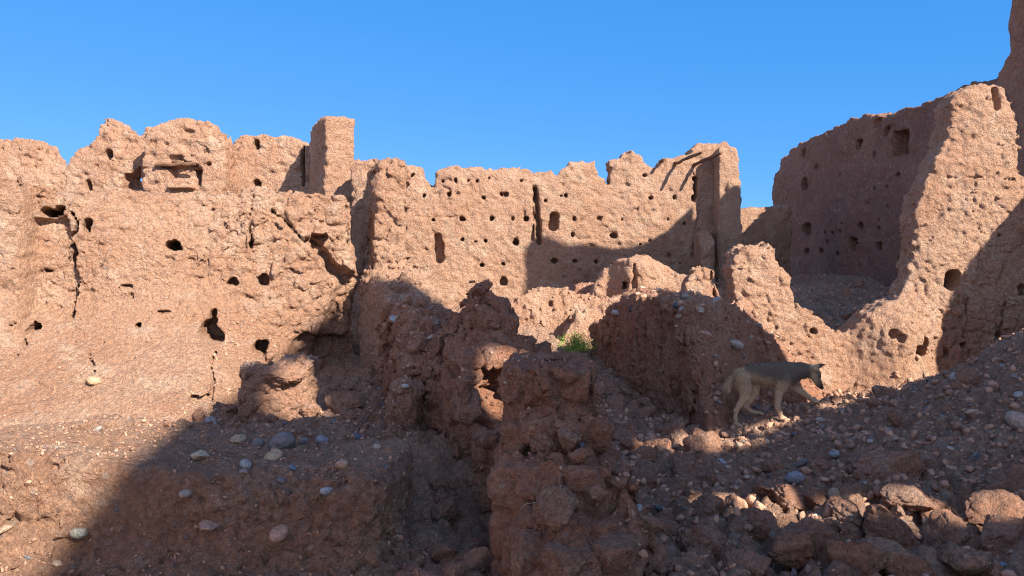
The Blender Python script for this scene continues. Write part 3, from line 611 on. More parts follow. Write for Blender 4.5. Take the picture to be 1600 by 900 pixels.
def tall_wall():
    h = .045; ol = yz(occ); us = [q[0] for q in ol]; zs = [q[1] for q in ol]
    u = np.arange(min(us) - .6, max(us) + .3, h, dtype=f32); z = np.arange(min(zs) - .3, max(zs) + .6, h, dtype=f32); wv = np.arange(-.1, .56, h, dtype=f32)
    U, Z = np.meshgrid(u, z, indexing='ij'); fl = np.stack([U.ravel(), np.zeros(U.size, f32), Z.ravel()], 1)
    nz = (.05 * fbm(fl, 1.6, 4, 5, gain=.6)).reshape(U.shape)
    f = np.empty((len(u), len(wv), len(z)), f32)
    for j, wj in enumerate(wv):
        uu = U - f32(wj / A_); zz = Z - f32(wj * B_ / A_)
        P = poly_sdf(uu, zz, ol) + nz
        for sl_ in slits: P = np.maximum(P, -poly_sdf(uu, zz, yz(sl_)) + 1.2 * nz - .0)
        f[:, j, :] = smax(P, np.abs(wj - .22) - .22, .05)
    I = np.argwhere(np.abs(f) < .1); p = pO.world(np.stack([u[I[:, 0]], wv[I[:, 1]], z[I[:, 2]]], 1)).astype(f32)
    f[I[:, 0], I[:, 1], I[:, 2]] += erode(p, dict(lump=(.02, 1.5), cob=(.03, 6), grain=(.015, 9)), 81)
    V, Q = surface_nets(f, h); V = pO.world(V + np.array([u[0], wv[0], z[0]])); print("tall", len(V), round(time.time() - T0, 1))
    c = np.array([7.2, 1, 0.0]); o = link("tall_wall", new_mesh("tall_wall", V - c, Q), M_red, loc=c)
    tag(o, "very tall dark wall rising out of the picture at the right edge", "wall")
tall_wall()
solid("blocker", "massive tower added beside the tall wall to shade the cross wall, out of the picture", lambda X, Y, Z: box(X, Y, Z, (7.85, 9.9, 3.1), (.5, .92, 3.67), 0, .08), (7.2, 8.8, -.7), (8.5, 11.0, 7.0), .07, dict(lump=(.04, 1.2), cob=(.03, 5)), M_side, 84, cat='blocker')  # unseen block added to keep sun off the lower cross wall
# unseen sunlit wall added on the left to bounce warm light onto the foreground
slab("bounce_wall", "long sunlit wall added left of the picture to bounce warm light", Plane((-3.5, -8), (-3.7, 2.9)), [(0, -.5), (0, 4.6), (1.5, 4.9), (3, 4.5), (5, 5.0), (7.5, 4.5), (9, 4.3), (10, 3.4), (10.6, 2.2), (10.8, -.5)], .7, .07,
     dict(lump=(.08, 1.0), cob=(.05, 4)), M_wall, 83, raw=True, edge=.08)

# ------------------------------------------------------------------ ground
ctl = [(1600, 900, 2.9), (1300, 900, 2.8), (1000, 900, 2.7), (1150, 850, 3.1), (1450, 840, 3.4), (1600, 820, 3.6), (1300, 800, 3.7), (1100, 790, 3.95), (1000, 760, 4.3), (1200, 740, 4.5), (1350, 740, 4.4), (1480, 740, 4.4), (1600, 740, 4.3),
       (1100, 695, 5.7), (1020, 700, 5.5), (1300, 690, 5.4), (1400, 690, 5.1), (1500, 660, 5.3), (1600, 640, 5.2), (1250, 668, 6.1), (1155, 668, 6.4), (1221, 658, 6.45), (1190, 649, 6.56), (1278, 631, 6.56), (1340, 630, 7.2), (1400, 606, 7.3), (1450, 588, 7.1),
       (1500, 566, 6.9), (1550, 540, 6.7), (1600, 516, 6.5), (1700, 480, 6.4), (1000, 640, 7.2), (960, 600, 7.8), (1040, 665, 6.5), (1300, 622, 8.2), (1500, 600, 8.2),
       (880, 548, 9.2), (850, 525, 9.9), (820, 508, 10.2), (920, 556, 9.0), (780, 490, 11.0), (700, 480, 13.8), (900, 470, 13.5), (1060, 470, 13.0), (830, 545, 8.3), (800, 560, 7.3), (700, 500, 9.5),
       (1200, 450, 13.5), (1270, 436, 15.0), (1340, 430, 15.5), (1390, 438, 15), (1300, 470, 11.5), (1360, 480, 11), (1330, 510, 9.9), (1180, 470, 11.5), (1150, 450, 14.5), (1120, 440, 17),
       (0, 745, 4.2), (100, 742, 4.25), (200, 740, 4.3), (0, 690, 5.2), (150, 690, 5.1), (600, 655, 5.0), (560, 640, 5.4), (500, 625, 5.8), (430, 640, 5.4), (350, 660, 5.0), (300, 680, 4.8), (540, 592, 6.6), (480, 600, 6.4), (620, 610, 6.0), (250, 720, 4.5), (640, 690, 4.4), (450, 690, 4.3), (730, 790, 4.0), (770, 860, 3.3), (760, 900, 2.9), (300, 580, 7.5), (100, 640, 7.5)]
C = np.array([W(*c) for c in ctl])
extra = np.array([(-3, 3, .45), (-2, 2.3, .3), (-1, 2.2, .35), (0, 1.8, .55), (1.5, 1.5, .6), (3, 1.6, .8), (0, 0, .35), (-4, 0, .2), (4, 0, .9), (-6, 6, .6), (-6, 10, .5), (-3, 10, .5), (-3, 14, .5), (-8, 16, .4), (6.6, 3, 1.5), (6.6, 0, 1.2), (8, 6, 1.2), (9, 12, 1), (0, 20, .6), (6, 20, 1.3), (0, 30, .4), (-20, 20, .3), (20, 20, .6), (-20, -5, .2), (20, -5, .6), (0, -12, .2)])
C = np.concatenate([C, extra])
def tps_fit(C, lam=.01):
    n = len(C); d = np.hypot(C[:, None, 0] - C[None, :, 0], C[:, None, 1] - C[None, :, 1]); K = np.where(d > 0, d * d * np.log(d + 1e-9), 0) + lam * np.eye(n)
    P = np.c_[np.ones(n), C[:, :2]]; A = np.block([[K, P], [P.T, np.zeros((3, 3))]]); return np.linalg.solve(A, np.r_[C[:, 2], 0, 0, 0])
TW = tps_fit(C, .004)
def ground_base(x, y):
    x = np.asarray(x, float); y = np.asarray(y, float); xc = np.clip(x, -12, 12); yc = np.clip(y, -6, 24)
    s = TW[-3] + TW[-2] * xc + TW[-1] * yc
    for i in range(len(C)):
        d2 = (xc - C[i, 0]) ** 2 + (yc - C[i, 1]) ** 2 + 1e-9; s = s + TW[i] * d2 * np.log(d2) * .5
    far = sstep(np.maximum(np.abs(x) - 10, np.maximum(y - 22, -4 - y)), 0, 25)
    return s * (1 - far) + .3 * far
def axis(lo, hi, h, end, g=1.12):
    a = list(np.arange(lo, hi, h)); s = h; v = a[-1]
    while v < end: s *= g; v += s; a.append(v)
    s = h; v = a[0]; b = []
    while v > -end: s *= g; v -= s; b.append(v)
    return np.array(b[::-1] + a)
def make_ground():
    gx = axis(-3.2, 6.6, .021, 900); gy = axis(1.9, 8.6, .021, 900)
    X, Y = np.meshgrid(gx, gy, indexing='ij'); x = X.ravel(); y = Y.ravel()
    z = ground_base(x, y); near = (np.abs(x) < 12) & (y < 24) & (y > -5)
    p = np.stack([x, y, np.zeros_like(x)], 1).astype(f32)[near]
    quiet = 1 - .75 * np.exp(-(((p[:, 0] - 2.2) / .7) ** 2 + ((p[:, 1] - 6.5) / .5) ** 2))        # trodden patch under the dog
    rough = .95 + .7 * sstep(p[:, 0] - .3, 0, .8) * (1 - sstep(p[:, 1], 3.6, 4.8))
    F1, F2, ID = worley(p + .04 * np.stack([vnoise(p * 9, 1), vnoise(p * 9, 2), 0 * p[:, 0]], 1), 6.5, 5); d = -.11 * (F1 - .5) * (.3 + ID) * rough - .035 * np.exp(-((F2 - F1) / .13) ** 2) * rough
    F1, F2, ID = worley(p, 15, 6); d += -.07 * (F1 - .5) * (.2 + ID)
    F1, F2, ID = worley(p, 30, 7); d += -.030 * (F1 - .5) * (.2 + ID)
    d += (.06 + .05 * sstep(p[:, 0], 2.2, 3.2)) * fbm(p, 1.4, 4, 8) + .022 * fbm(p, 9, 3, 9)
    z[near] += d * quiet
    n0, n1 = X.shape; idx = np.arange(n0 * n1).reshape(n0, n1)
    Q = np.stack([idx[:-1, :-1], idx[1:, :-1], idx[1:, 1:], idx[:-1, 1:]], -1).reshape(-1, 4); V = np.stack([x, y, z], 1)
    o = link("ground", new_mesh("ground", V, Q), M_ground); o["kind"] = "structure"
    k = near[Q].all(1); ALL_SOLID["ground"] = (V, Q[k]); print("ground", len(V), round(time.time() - T0, 1))
make_ground()

# ------------------------------------------------------------------ ray casting on what has been built
allV = []; allQ = []; off = 0; owner = []
for k_, (V, Q) in ALL_SOLID.items():
    allV.append(V); allQ.append(Q + off); off += len(V); owner += [k_] * 0
VV = np.concatenate(allV); QQ = np.concatenate(allQ)
keep = (VV[QQ[:, 0], 1] < 16) & (VV[QQ[:, 0], 1] > 1) & (np.abs(VV[QQ[:, 0], 0]) < 8)
BV = BVHTree.FromPolygons([tuple(v) for v in VV.tolist()], [tuple(q) for q in QQ[keep].tolist()]); print("bvh", round(time.time() - T0, 1))
EYE = Vector((0, 0, CZ))
def hit_px(px, py):
    d = Vector(((px - 800) / F, 1, -(py - HY) / F)).normalized(); return BV.ray_cast(EYE, d)
def drop(x, y, z0=None):
    return BV.ray_cast(Vector((x, y, z0 if z0 else 2.05)), Vector((0, 0, -1)))

# ------------------------------------------------------------------ loose stones and clods
import bmesh
def rock_mesh(name, kind, seed, sub):
    bm = bmesh.new(); bmesh.ops.create_icosphere(bm, subdivisions=sub, radius=1)
    P = np.array([v.co[:] for v in bm.verts], dtype=f32); rng = np.random.default_rng(seed)
    if kind == 'cobble':
        P = np.sign(P) * np.abs(P) ** .9; d = 1 + .13 * fbm(P + seed, 1.1, 3, seed)
        P = P * d[:, None] * np.array([1, rng.uniform(.6, .85), rng.uniform(.42, .65)])
    elif kind == 'sharp':
        d = np.ones(len(P), f32)
        for _ in range(9):
            n = rng.normal(size=3); n /= np.linalg.norm(n); dd = P @ n; lim = rng.uniform(.5, .85); P = P - np.outer(np.maximum(dd - lim, 0), n)
        P = P * np.array([1.2, .9, .6]) * (1 + .05 * fbm(P + seed, 3, 3, seed))[:, None]
    else:
        for _ in range(12):
            n = rng.normal(size=3); n /= np.linalg.norm(n); dd = P @ n; lim = rng.uniform(.45, .82); P = P - np.outer(np.maximum(dd - lim, 0) * .95, n)
        P = P / np.abs(P).max() * 1.2
        F1, F2, ID = worley(P + seed * 3.1, 2.1, seed)
        d = 1 + .10 * fbm(P + seed, 1.6, 4, seed) - .07 * (F1 - .5) + .09 * (ID - .5) - .07 * np.exp(-((F2 - F1) / .10) ** 2) + .05 * fbm(P, 6, 4, seed + 3, gain=.7)
        P = P * d[:, None] * np.array([1.1, rng.uniform(.8, 1), rng.uniform(.65, .85)])
    for v, c in zip(bm.verts, P): v.co = c
    me = bpy.data.meshes.new(name); bm.to_mesh(me); bm.free(); me.polygons.foreach_set("use_smooth", np.ones(len(me.polygons), bool)); return me
cob = [rock_mesh("stone", 'cobble', i, 3) for i in range(7)]; shp = [rock_mesh("stone", 'sharp', 20 + i, 4) for i in range(5)]; clo = [rock_mesh("clod", 'clod', 40 + i, 5) for i in range(9)]
for m_ in cob + shp: m_.materials.append(M_stone)
for m_ in clo: m_.materials.append(M_clod)
rng = np.random.default_rng(77)
def euler(rng, tilt=.5): return (rng.normal(0, tilt), rng.normal(0, tilt), rng.uniform(0, 6.28))
def put(me, name, loc, r, rot, col=None, label=None, cat=None, group=None):
    o = bpy.data.objects.new(name, me); o.location = loc; o.scale = r if isinstance(r, tuple) else (r, r, r); o.rotation_euler = rot
    if col: o.color = (*col, 1)
    S.collection.objects.link(o); return tag(o, label, cat, group)
BLUE, GREY, WHITE, CREAM, TAN, RED, PINK = (.17, .17, .18), (.28, .245, .22), (.40, .35, .30), (.46, .34, .24), (.46, .30, .20), (.42, .22, .14), (.44, .28, .21)
cols = [GREY, GREY, WHITE, CREAM, TAN, TAN, PINK, RED, PINK, BLUE]
def at_px(px, py, rpx, kind, col, label, flat=None, i=None, sink=.27, rot=None, group=None, nm=None):
    loc, nrm, _, dist = hit_px(px, py)
    if loc is None: print("miss", px, py); return
    D = loc.y; r = rpx / F * D; bank = {'cobble': cob, 'sharp': shp, 'clod': clo}[kind]
    if col: col = tuple(np.array(col) * .8 + np.array((.05, .03, .02)))
    me = bank[(i if i is not None else rng.integers(99)) % len(bank)]
    loc = loc + nrm * r * (.45 - sink)
    sc = (r, r, r) if flat is None else (r, r * flat[0], r * flat[1])
    put(me, 'clod' if kind == 'clod' else (nm or 'stone'), loc, sc, rot or euler(rng, .3), col, label, 'clod' if kind == 'clod' else 'stone', group)

# stones anyone would point at
named = [(440, 700, 26, 'cobble', BLUE, "largest stone on the foreground wall, smooth and dark blue-grey"), (423, 717, 20, 'sharp', (.50, .36, .22), "flat angular tan stone leaning on the big blue-grey stone"),
         (560, 685, 12, 'cobble', (.09, .12, .20), "dark blue pebble on the flat top of the foreground wall"), (589, 700, 8, 'cobble', WHITE, "small white pebble lying on the flat right part of the foreground wall top"),
         (511, 768, 13, 'cobble', (.40, .44, .46), "pale grey-blue oval stone low on the foreground wall face"), (535, 727, 15, 'cobble', TAN, "rounded brown stone on the front edge of the foreground wall"),
         (436, 833, 17, 'cobble', PINK, "long pink-brown stone low in the foreground wall face"), (440, 751, 9, 'cobble', BLUE, "blue pebble just below the tan angular stone"), (457, 731, 6, 'cobble', (.16, .26, .34), "tiny bright blue-grey pebble right of the tan angular stone"),
         (384, 727, 12, 'cobble', (.42, .42, .38), "upright grey-white stone left of the tan angular stone"), (403, 695, 11, 'cobble', BLUE, "blue stone left of the largest blue-grey stone"), (373, 688, 11, 'sharp', CREAM, "cream angular stone at the left end of the stone row"),
         (505, 690, 16, 'cobble', (.28, .29, .33), "broad lilac-grey stone behind the wall top stones"), (474, 690, 8, 'cobble', BLUE, "small dark pebble right of the largest blue-grey stone"), (330, 660, 13, 'sharp', (.30, .33, .36), "grey-blue angular stone in the shade left of the square clod"),
         (312, 717, 18, 'sharp', (.55, .43, .30), "sunlit pale block on the wall top where the shadow edge runs"), (290, 771, 10, 'cobble', WHITE, "white pebble in the shaded left face of the foreground wall"), (328, 822, 18, 'sharp', PINK, "flat pinkish slab low in the left part of the foreground wall"),
         (122, 833, 14, 'cobble', (.40, .40, .32), "grey-green stone in the sunlit corner of the foreground wall"), (10, 828, 12, 'sharp', CREAM, "cream stone at the very left edge of the picture"), (147, 596, 13, 'cobble', (.5, .33, .2), "orange-tan stone set in the foot of the left wall"),
         (632, 604, 8, 'cobble', (.45, .42, .38), "round pale stone perched on the small dark block beside the ridge"), (617, 499, 9, 'cobble', (.33, .38, .42), "round grey-blue stone sticking out of the ridge mound flank"), (673, 527, 6, 'cobble', WHITE, "small white pebble on the ridge mound flank"),
         (965, 488, 9, 'cobble', (.45, .44, .42), "grey round stone perched on the left corner of the shaded mound"), (1068, 484, 9, 'cobble', (.40, .36, .33), "largest rounded stone in the cluster on top of the mound"), (1103, 523, 12, 'sharp', (.45, .25, .18), "orange angular stone on the face of the mound"),
         (1150, 540, 12, 'cobble', (.42, .36, .30), "pale flat stone above the dog's back"), (1243, 748, 15, 'cobble', (.25, .27, .31), "round blue-grey stone in the middle of the right rubble"), (1252, 726, 11, 'cobble', BLUE, "dark blue stone just above the round blue-grey one"),
         (1498, 592, 12, 'cobble', (.45, .42, .37), "pale oval stone on the crest of the right rubble slope"), (1450, 645, 12, 'cobble', (.33, .19, .14), "round brown stone high on the right rubble slope"), (1520, 650, 14, 'sharp', (.48, .34, .24), "long tan stone lying on the right rubble slope"),
         (1282, 658, 9, 'cobble', WHITE, "white-grey stone on the path just in front of the dog"), (1128, 722, 8, 'sharp', (.42, .46, .48), "thin pale slate standing in the rubble below the sunlit strip"), (997, 795, 9, 'cobble', (.38, .40, .40), "upright grey stone right of the near stump"),
         (1563, 888, 14, 'sharp', (.16, .24, .30), "blue-grey flat stone in the lower right corner"), (1304, 710, 10, 'cobble', (.30, .32, .34), "grey speckled stone on the slope in front of the dog's path"), (1590, 660, 20, 'cobble', (.42, .30, .23), "broad pinkish stone at the right edge of the slope"), (1592, 618, 9, 'cobble', (.40, .38, .36), "grey stone at the right edge above the broad pinkish one"),
         (1306, 774, 13, 'cobble', (.42, .28, .18), "flat ochre stone among the right foreground clods"), (907, 695, 10, 'sharp', (.17, .22, .25), "flat slate-blue stone lodged in the near stump"), (790, 598, 4, 'cobble', CREAM, "tiny cream pebble stuck in the upper corner of the near stump")]
for n in named: at_px(*n)
clods = [(443, 578, 26, None, "sunlit pale clod on the slope above the large squarish block", 2), (490, 645, 16, None, "small clod at the right foot of the large squarish block", 3),
         (540, 632, 32, None, "brown shaded clod between the squarish block and the ridge", 4), (500, 575, 18, None, "red clod in the dark corner below the left wall", 5), (755, 775, 24, None, "rounded boulder wedged in the gap left of the near stump", 7),
         (826, 533, 14, None, "small dark upright clod behind the top of the near stump", 0), (850, 560, 26, (.8, .6), "flat rounded clod resting on top of the near stump", 2), (870, 808, 40, None, "clod with dry straw sticking out of it on the near stump", 3), (845, 685, 24, None, "blocky clod on the left ledge of the near stump", 4),
         (890, 690, 24, None, "rounded clod on the right ledge of the near stump", 5), (930, 770, 22, None, "clod bulging from the right side of the near stump", 8), (825, 870, 36, None, "big rough clod at the lower left foot of the near stump", 6), (880, 880, 34, None, "big rough clod at the middle foot of the near stump", 7), (960, 875, 40, None, "big rough clod at the lower right foot of the near stump", 1),
         (1190, 775, 38, None, "sunlit-topped clod at the left of the right foreground row", 0), (1238, 790, 30, None, "pale tilted clod with a sunlit upper edge beside an orange clod", 3), (1268, 785, 22, None, "bright orange clod catching the sun", 5), (1330, 805, 30, None, "rounded clod with a curved sunlit rim", 2), (1410, 780, 48, (.8, .5), "long flat-topped sunlit clod, largest of the right foreground", 4),
         (1460, 800, 40, (.8, .6), "clod with a sunlit crumbling right shoulder", 6), (1385, 830, 38, None, "shaded clod below the long flat-topped one", 7), (1290, 735, 22, None, "angular pinkish clod above the sunlit row", 8), (1435, 738, 26, None, "pointed orange-brown clod behind the long flat-topped one", 1), (1380, 735, 44, None, "broad low brown clod embedded in the slope", 2),
         (1580, 770, 38, None, "large pinkish clod at the right edge with a sunlit top", 5), (1540, 810, 40, None, "dark clod left of the large pinkish edge clod", 3), (1480, 840, 40, None, "shaded clod right of centre in the bottom row", 0), (1580, 840, 44, None, "big dark clod in the right corner", 8),
         (1180, 830, 36, None, "grey-brown clod in the bottom row left of the sunlit row", 6), (1100, 850, 42, None, "wide clod low in the right foreground beside the near stump", 4), (1250, 860, 42, None, "big clod in the bottom row below the orange one", 7), (1330, 880, 40, None, "big clod at the bottom edge under the rounded rim clod", 1), (1410, 880, 40, None, "bottom-edge clod under the long flat-topped one", 2), (1500, 890, 36, None, "bottom-edge clod near the right corner", 5),
         (1090, 740, 18, None, "brown clod right of the near stump in the open rubble", 3), (1065, 690, 20, None, "clod lit by the sunlit strip right of the near stump", 4), (1098, 695, 14, None, "smaller lit clod in the sunlit strip", 6), (1000, 715, 20, None, "sunlit pointed clod beside the near stump", 8), (1020, 750, 15, None, "red-brown clod under the sunlit pointed one", 0),
         (1030, 880, 34, None, "rough clod at the bottom edge right of the near stump", 5), (1170, 890, 36, None, "rough clod at the bottom edge left of centre right", 8), (1160, 480, 15, None, "dark flat clod on the right shoulder of the mound", 3), (420, 760 - 200, 10, None, "small pale clod under the round hole of the left wall", 5)]
for (px, py, r, flat, lab, i) in clods: at_px(px, py, r * (1.05 if px > 1000 and py > 720 else 1), 'clod', None, lab, flat, i, sink=.22)

# scattered ones, in areas
areas = [("stones scattered on the foreground wall top", "small mixed stone scattered on top of the foreground wall", 'stone', (-2.7, 3.1, -.45, 4.0), 26, (.010, .030)),
         ("stones in the rubble behind the foreground wall", "stone lying in the shaded rubble behind the foreground wall", 'stone', (-2.2, 4.1, -.75, 6.4), 24, (.016, .04)),
         ("stones on the ridge mound", "stone lodged on the shaded ridge mound", 'stone', (-1.0, 5.3, -.35, 6.8), 16, (.015, .04)),
         ("stones on the wall mound", "stone strewn over the shaded mound behind the dog", 'stone', (1.0, 6.6, 3.0, 8.6), 46, (.025, .065)),
         ("stones in the open rubble", "stone lying in the open rubble right of the near stump", 'stone', (.55, 3.4, 3.2, 6.1), 62, (.016, .045)),
         ("stones on the right slope", "stone on the shaded slope below the breached wall", 'stone', (2.2, 3.6, 5.0, 7.4), 90, (.018, .06)),
         ("clods in the right foreground", "rough clod packed in the right foreground", 'clod', (.5, 2.2, 3.6, 4.0), 95, (.04, .12)),
         ("clods between stump and mound", "clod filling the shaded gully between the near stump and the mound", 'clod', (.5, 4.2, 1.6, 8.2), 60, (.06, .15)),
         ("clods behind the foreground wall", "clod in the shaded rubble at the foot of the left wall", 'clod', (-2.3, 4.3, -.8, 6.7), 34, (.03, .09)),
         ("clods in the gap by the near stump", "clod lying in the dark gap left of the near stump", 'clod', (-.42, 2.5, -.06, 4.3), 22, (.04, .11)),
         ("clods on the right slope", "clod half buried in the shaded slope below the breached wall", 'clod', (2.5, 3.7, 5.0, 7.0), 45, (.04, .12)),
         ("clods on the shaded rubble floor", "clod on the shaded rubble floor beyond the breach", 'clod', (3.2, 9.5, 6.6, 16.0), 30, (.06, .16))]
for grp, lab, kind, (x0, y0, x1, y1), n, (r0, r1) in areas:
    for _ in range(n):
        x, y = rng.uniform(x0, x1), rng.uniform(y0, y1)
        if 1.85 < x < 2.75 and 6.25 < y < 6.8: continue
        loc, nrm, _, _ = drop(x, y)
        if loc is None or nrm.z < .35 or y < 1.9: continue
        r = r0 * (r1 / r0) ** (rng.random() ** 1.6)
        if kind == 'stone':
            bank = cob if rng.random() < .35 else shp; put(bank[rng.integers(len(bank))], 'stone', loc + nrm * r * .12, r, euler(rng, .35), tuple(np.array(cols[rng.integers(len(cols))]) * rng.uniform(.75, 1.2)), lab, 'stone', grp)
        else: put(clo[rng.integers(len(clo))], 'clod', loc + nrm * r * .15, r, euler(rng, .8), None, lab, 'clod', grp)

# gravel: uncountable small stones lying everywhere
def gravel():
    bm = bmesh.new(); bmesh.ops.create_icosphere(bm, subdivisions=1, radius=1); base = np.array([v.co[:] for v in bm.verts]); tri = np.array([[v.index for v in f.verts] for f in bm.faces]); bm.free()
    Vs, Ts, Cs = [], [], []; n = 0
    zones = [((-2.4, 3.0, -.35, 4.4), 1500, .005, .014), ((-2.4, 4.2, -.6, 6.8), 2400, .007, .02), ((.4, 2.2, 4.2, 5.0), 3900, .007, .040), ((.5, 5.0, 5.0, 8.3), 4400, .008, .045), ((-1.2, 4.4, .2, 7), 1200, .006, .018), ((-1, 8.5, 3, 13.5), 1500, .01, .03), ((3, 9.4, 6.8, 16.5), 2200, .014, .045), ((-4.5, 4.0, -2.0, 6.0), 300, .006, .016), ((0, 3.0, .5, 4.0), 120, .005, .014)]
    for (x0, y0, x1, y1), cnt, r0, r1 in zones:
        for _ in range(cnt):
            x, y = rng.uniform(x0, x1), rng.uniform(y0, y1); loc, nrm, _, _ = drop(x, y)
            if loc is None or nrm.z < .3: continue
            r = r0 * (r1 / r0) ** (rng.random() ** 1.8); R = np.array(Matrix.Rotation(rng.uniform(0, 6.3), 3, Vector(rng.normal(size=3)).normalized()))
            P = base * (1 + rng.uniform(-.42, .38, (len(base), 1))) * np.array([1, rng.uniform(.6, .95), rng.uniform(.4, .75)]) * r
            Vs.append(P @ R.T + np.array(loc + nrm * r * .2)); Ts.append(tri + n); n += len(base)
            c = np.array(cols[rng.integers(len(cols))]) * rng.uniform(.55, .95) if rng.random() < .11 else np.array((.52, .30, .20)) * rng.uniform(.6, 1.0); Cs.append(np.tile([*c, 1], (len(base), 1)))
    V = np.concatenate(Vs); me = new_mesh("gravel", V, np.concatenate(Ts), False); a = me.color_attributes.new("Col", 'FLOAT_COLOR', 'POINT'); a.data.foreach_set("color", np.concatenate(Cs).astype(f32).ravel())
    o = link("gravel", me, M_gravel); tag(o, "loose gravel and crumbs of earth over the rubble", "gravel", None, "stuff")
gravel(); print("gravel", round(time.time() - T0, 1))

# ------------------------------------------------------------------ the green bush and the straw
def bush():
    c = Vector(W(900, 551, 9.0)); loc, _, _, _ = drop(c.x, c.y, 1.6); print('bush', c, loc); c.z = max(c.z, loc.z) + .03; root = thing("green_bush", c, "low bright green bush growing in the sunlit ground between the walls", "bush")
    V, T, n = [], [], 0; Sv, St, m = [], [], 0; r = np.random.default_rng(3)
    for _ in range(85):
        a = r.uniform(0, 6.28); tilt = r.uniform(.1, 1.25); L = r.uniform(.11, .23); d = Vector((math.cos(a) * math.sin(tilt) * 1.25, math.sin(a) * math.sin(tilt), math.cos(tilt)))
        b0 = Vector((r.normal(0, .05), r.normal(0, .04), -.02)); side = d.orthogonal().normalized() * .003
        up = d.cross(side).normalized() * .003; tip = b0 + d * L
        Sv += [b0 + side, b0 - side, b0 + up, tip]; St += [(m, m + 1, m + 3), (m + 1, m + 2, m + 3), (m + 2, m, m + 3)]; m += 4
        for k in range(40):
            p = b0 + d * L * r.uniform(.3, 1.05) + Vector(r.normal(0, .012, 3)); ld = (d + Vector(r.normal(0, .6, 3))).normalized(); s = Vector(r.normal(size=3)).cross(ld).normalized(); l = r.uniform(.010, .024)
            V += [p, p + ld * l * .5 + s * l * .22, p + ld * l, p + ld * l * .5 - s * l * .22]; T.append((n, n + 1, n + 2, n + 3)); n += 4
    me = bpy.data.meshes.new("foliage"); me.from_pydata(V, [], T); me.update(); link("foliage", me, M_leaf, root)
    me = bpy.data.meshes.new("stem"); me.from_pydata(Sv, [], St); me.update(); link("stem", me, M_leaf, root)
bush()
def straw():
    h, nrm, _, _ = hit_px(870, 800); V, T, n = [], [], 0; r = np.random.default_rng(8); h = h + nrm * .07 + Vector((0, -.03, 0))
    for _ in range(46):
        p = Vector((r.normal(0, .045), r.normal(-.01, .012), r.normal(0, .04))); d = Vector((r.normal(0, .5), -.25, -.8 + r.normal(0, .5))).normalized(); s = d.orthogonal().normalized() * .0009; L = r.uniform(.03, .09); q = p + d * L * .5 + Vector(r.normal(0, .008, 3)); e = q + (d + Vector(r.normal(0, .35, 3))).normalized() * L * .5
        V += [p - s, p + s, q + s, q - s, e + s * .5, e - s * .5]; T += [(n, n + 1, n + 2, n + 3), (n + 3, n + 2, n + 4, n + 5)]; n += 6
    me = bpy.data.meshes.new("straw_tuft"); me.from_pydata(V, [], T); me.update(); o = link("straw_tuft", me, M_straw, loc=h); tag(o, "tuft of dry straw sticking out of a clod on the near stump", "straw", None, "stuff")
straw()

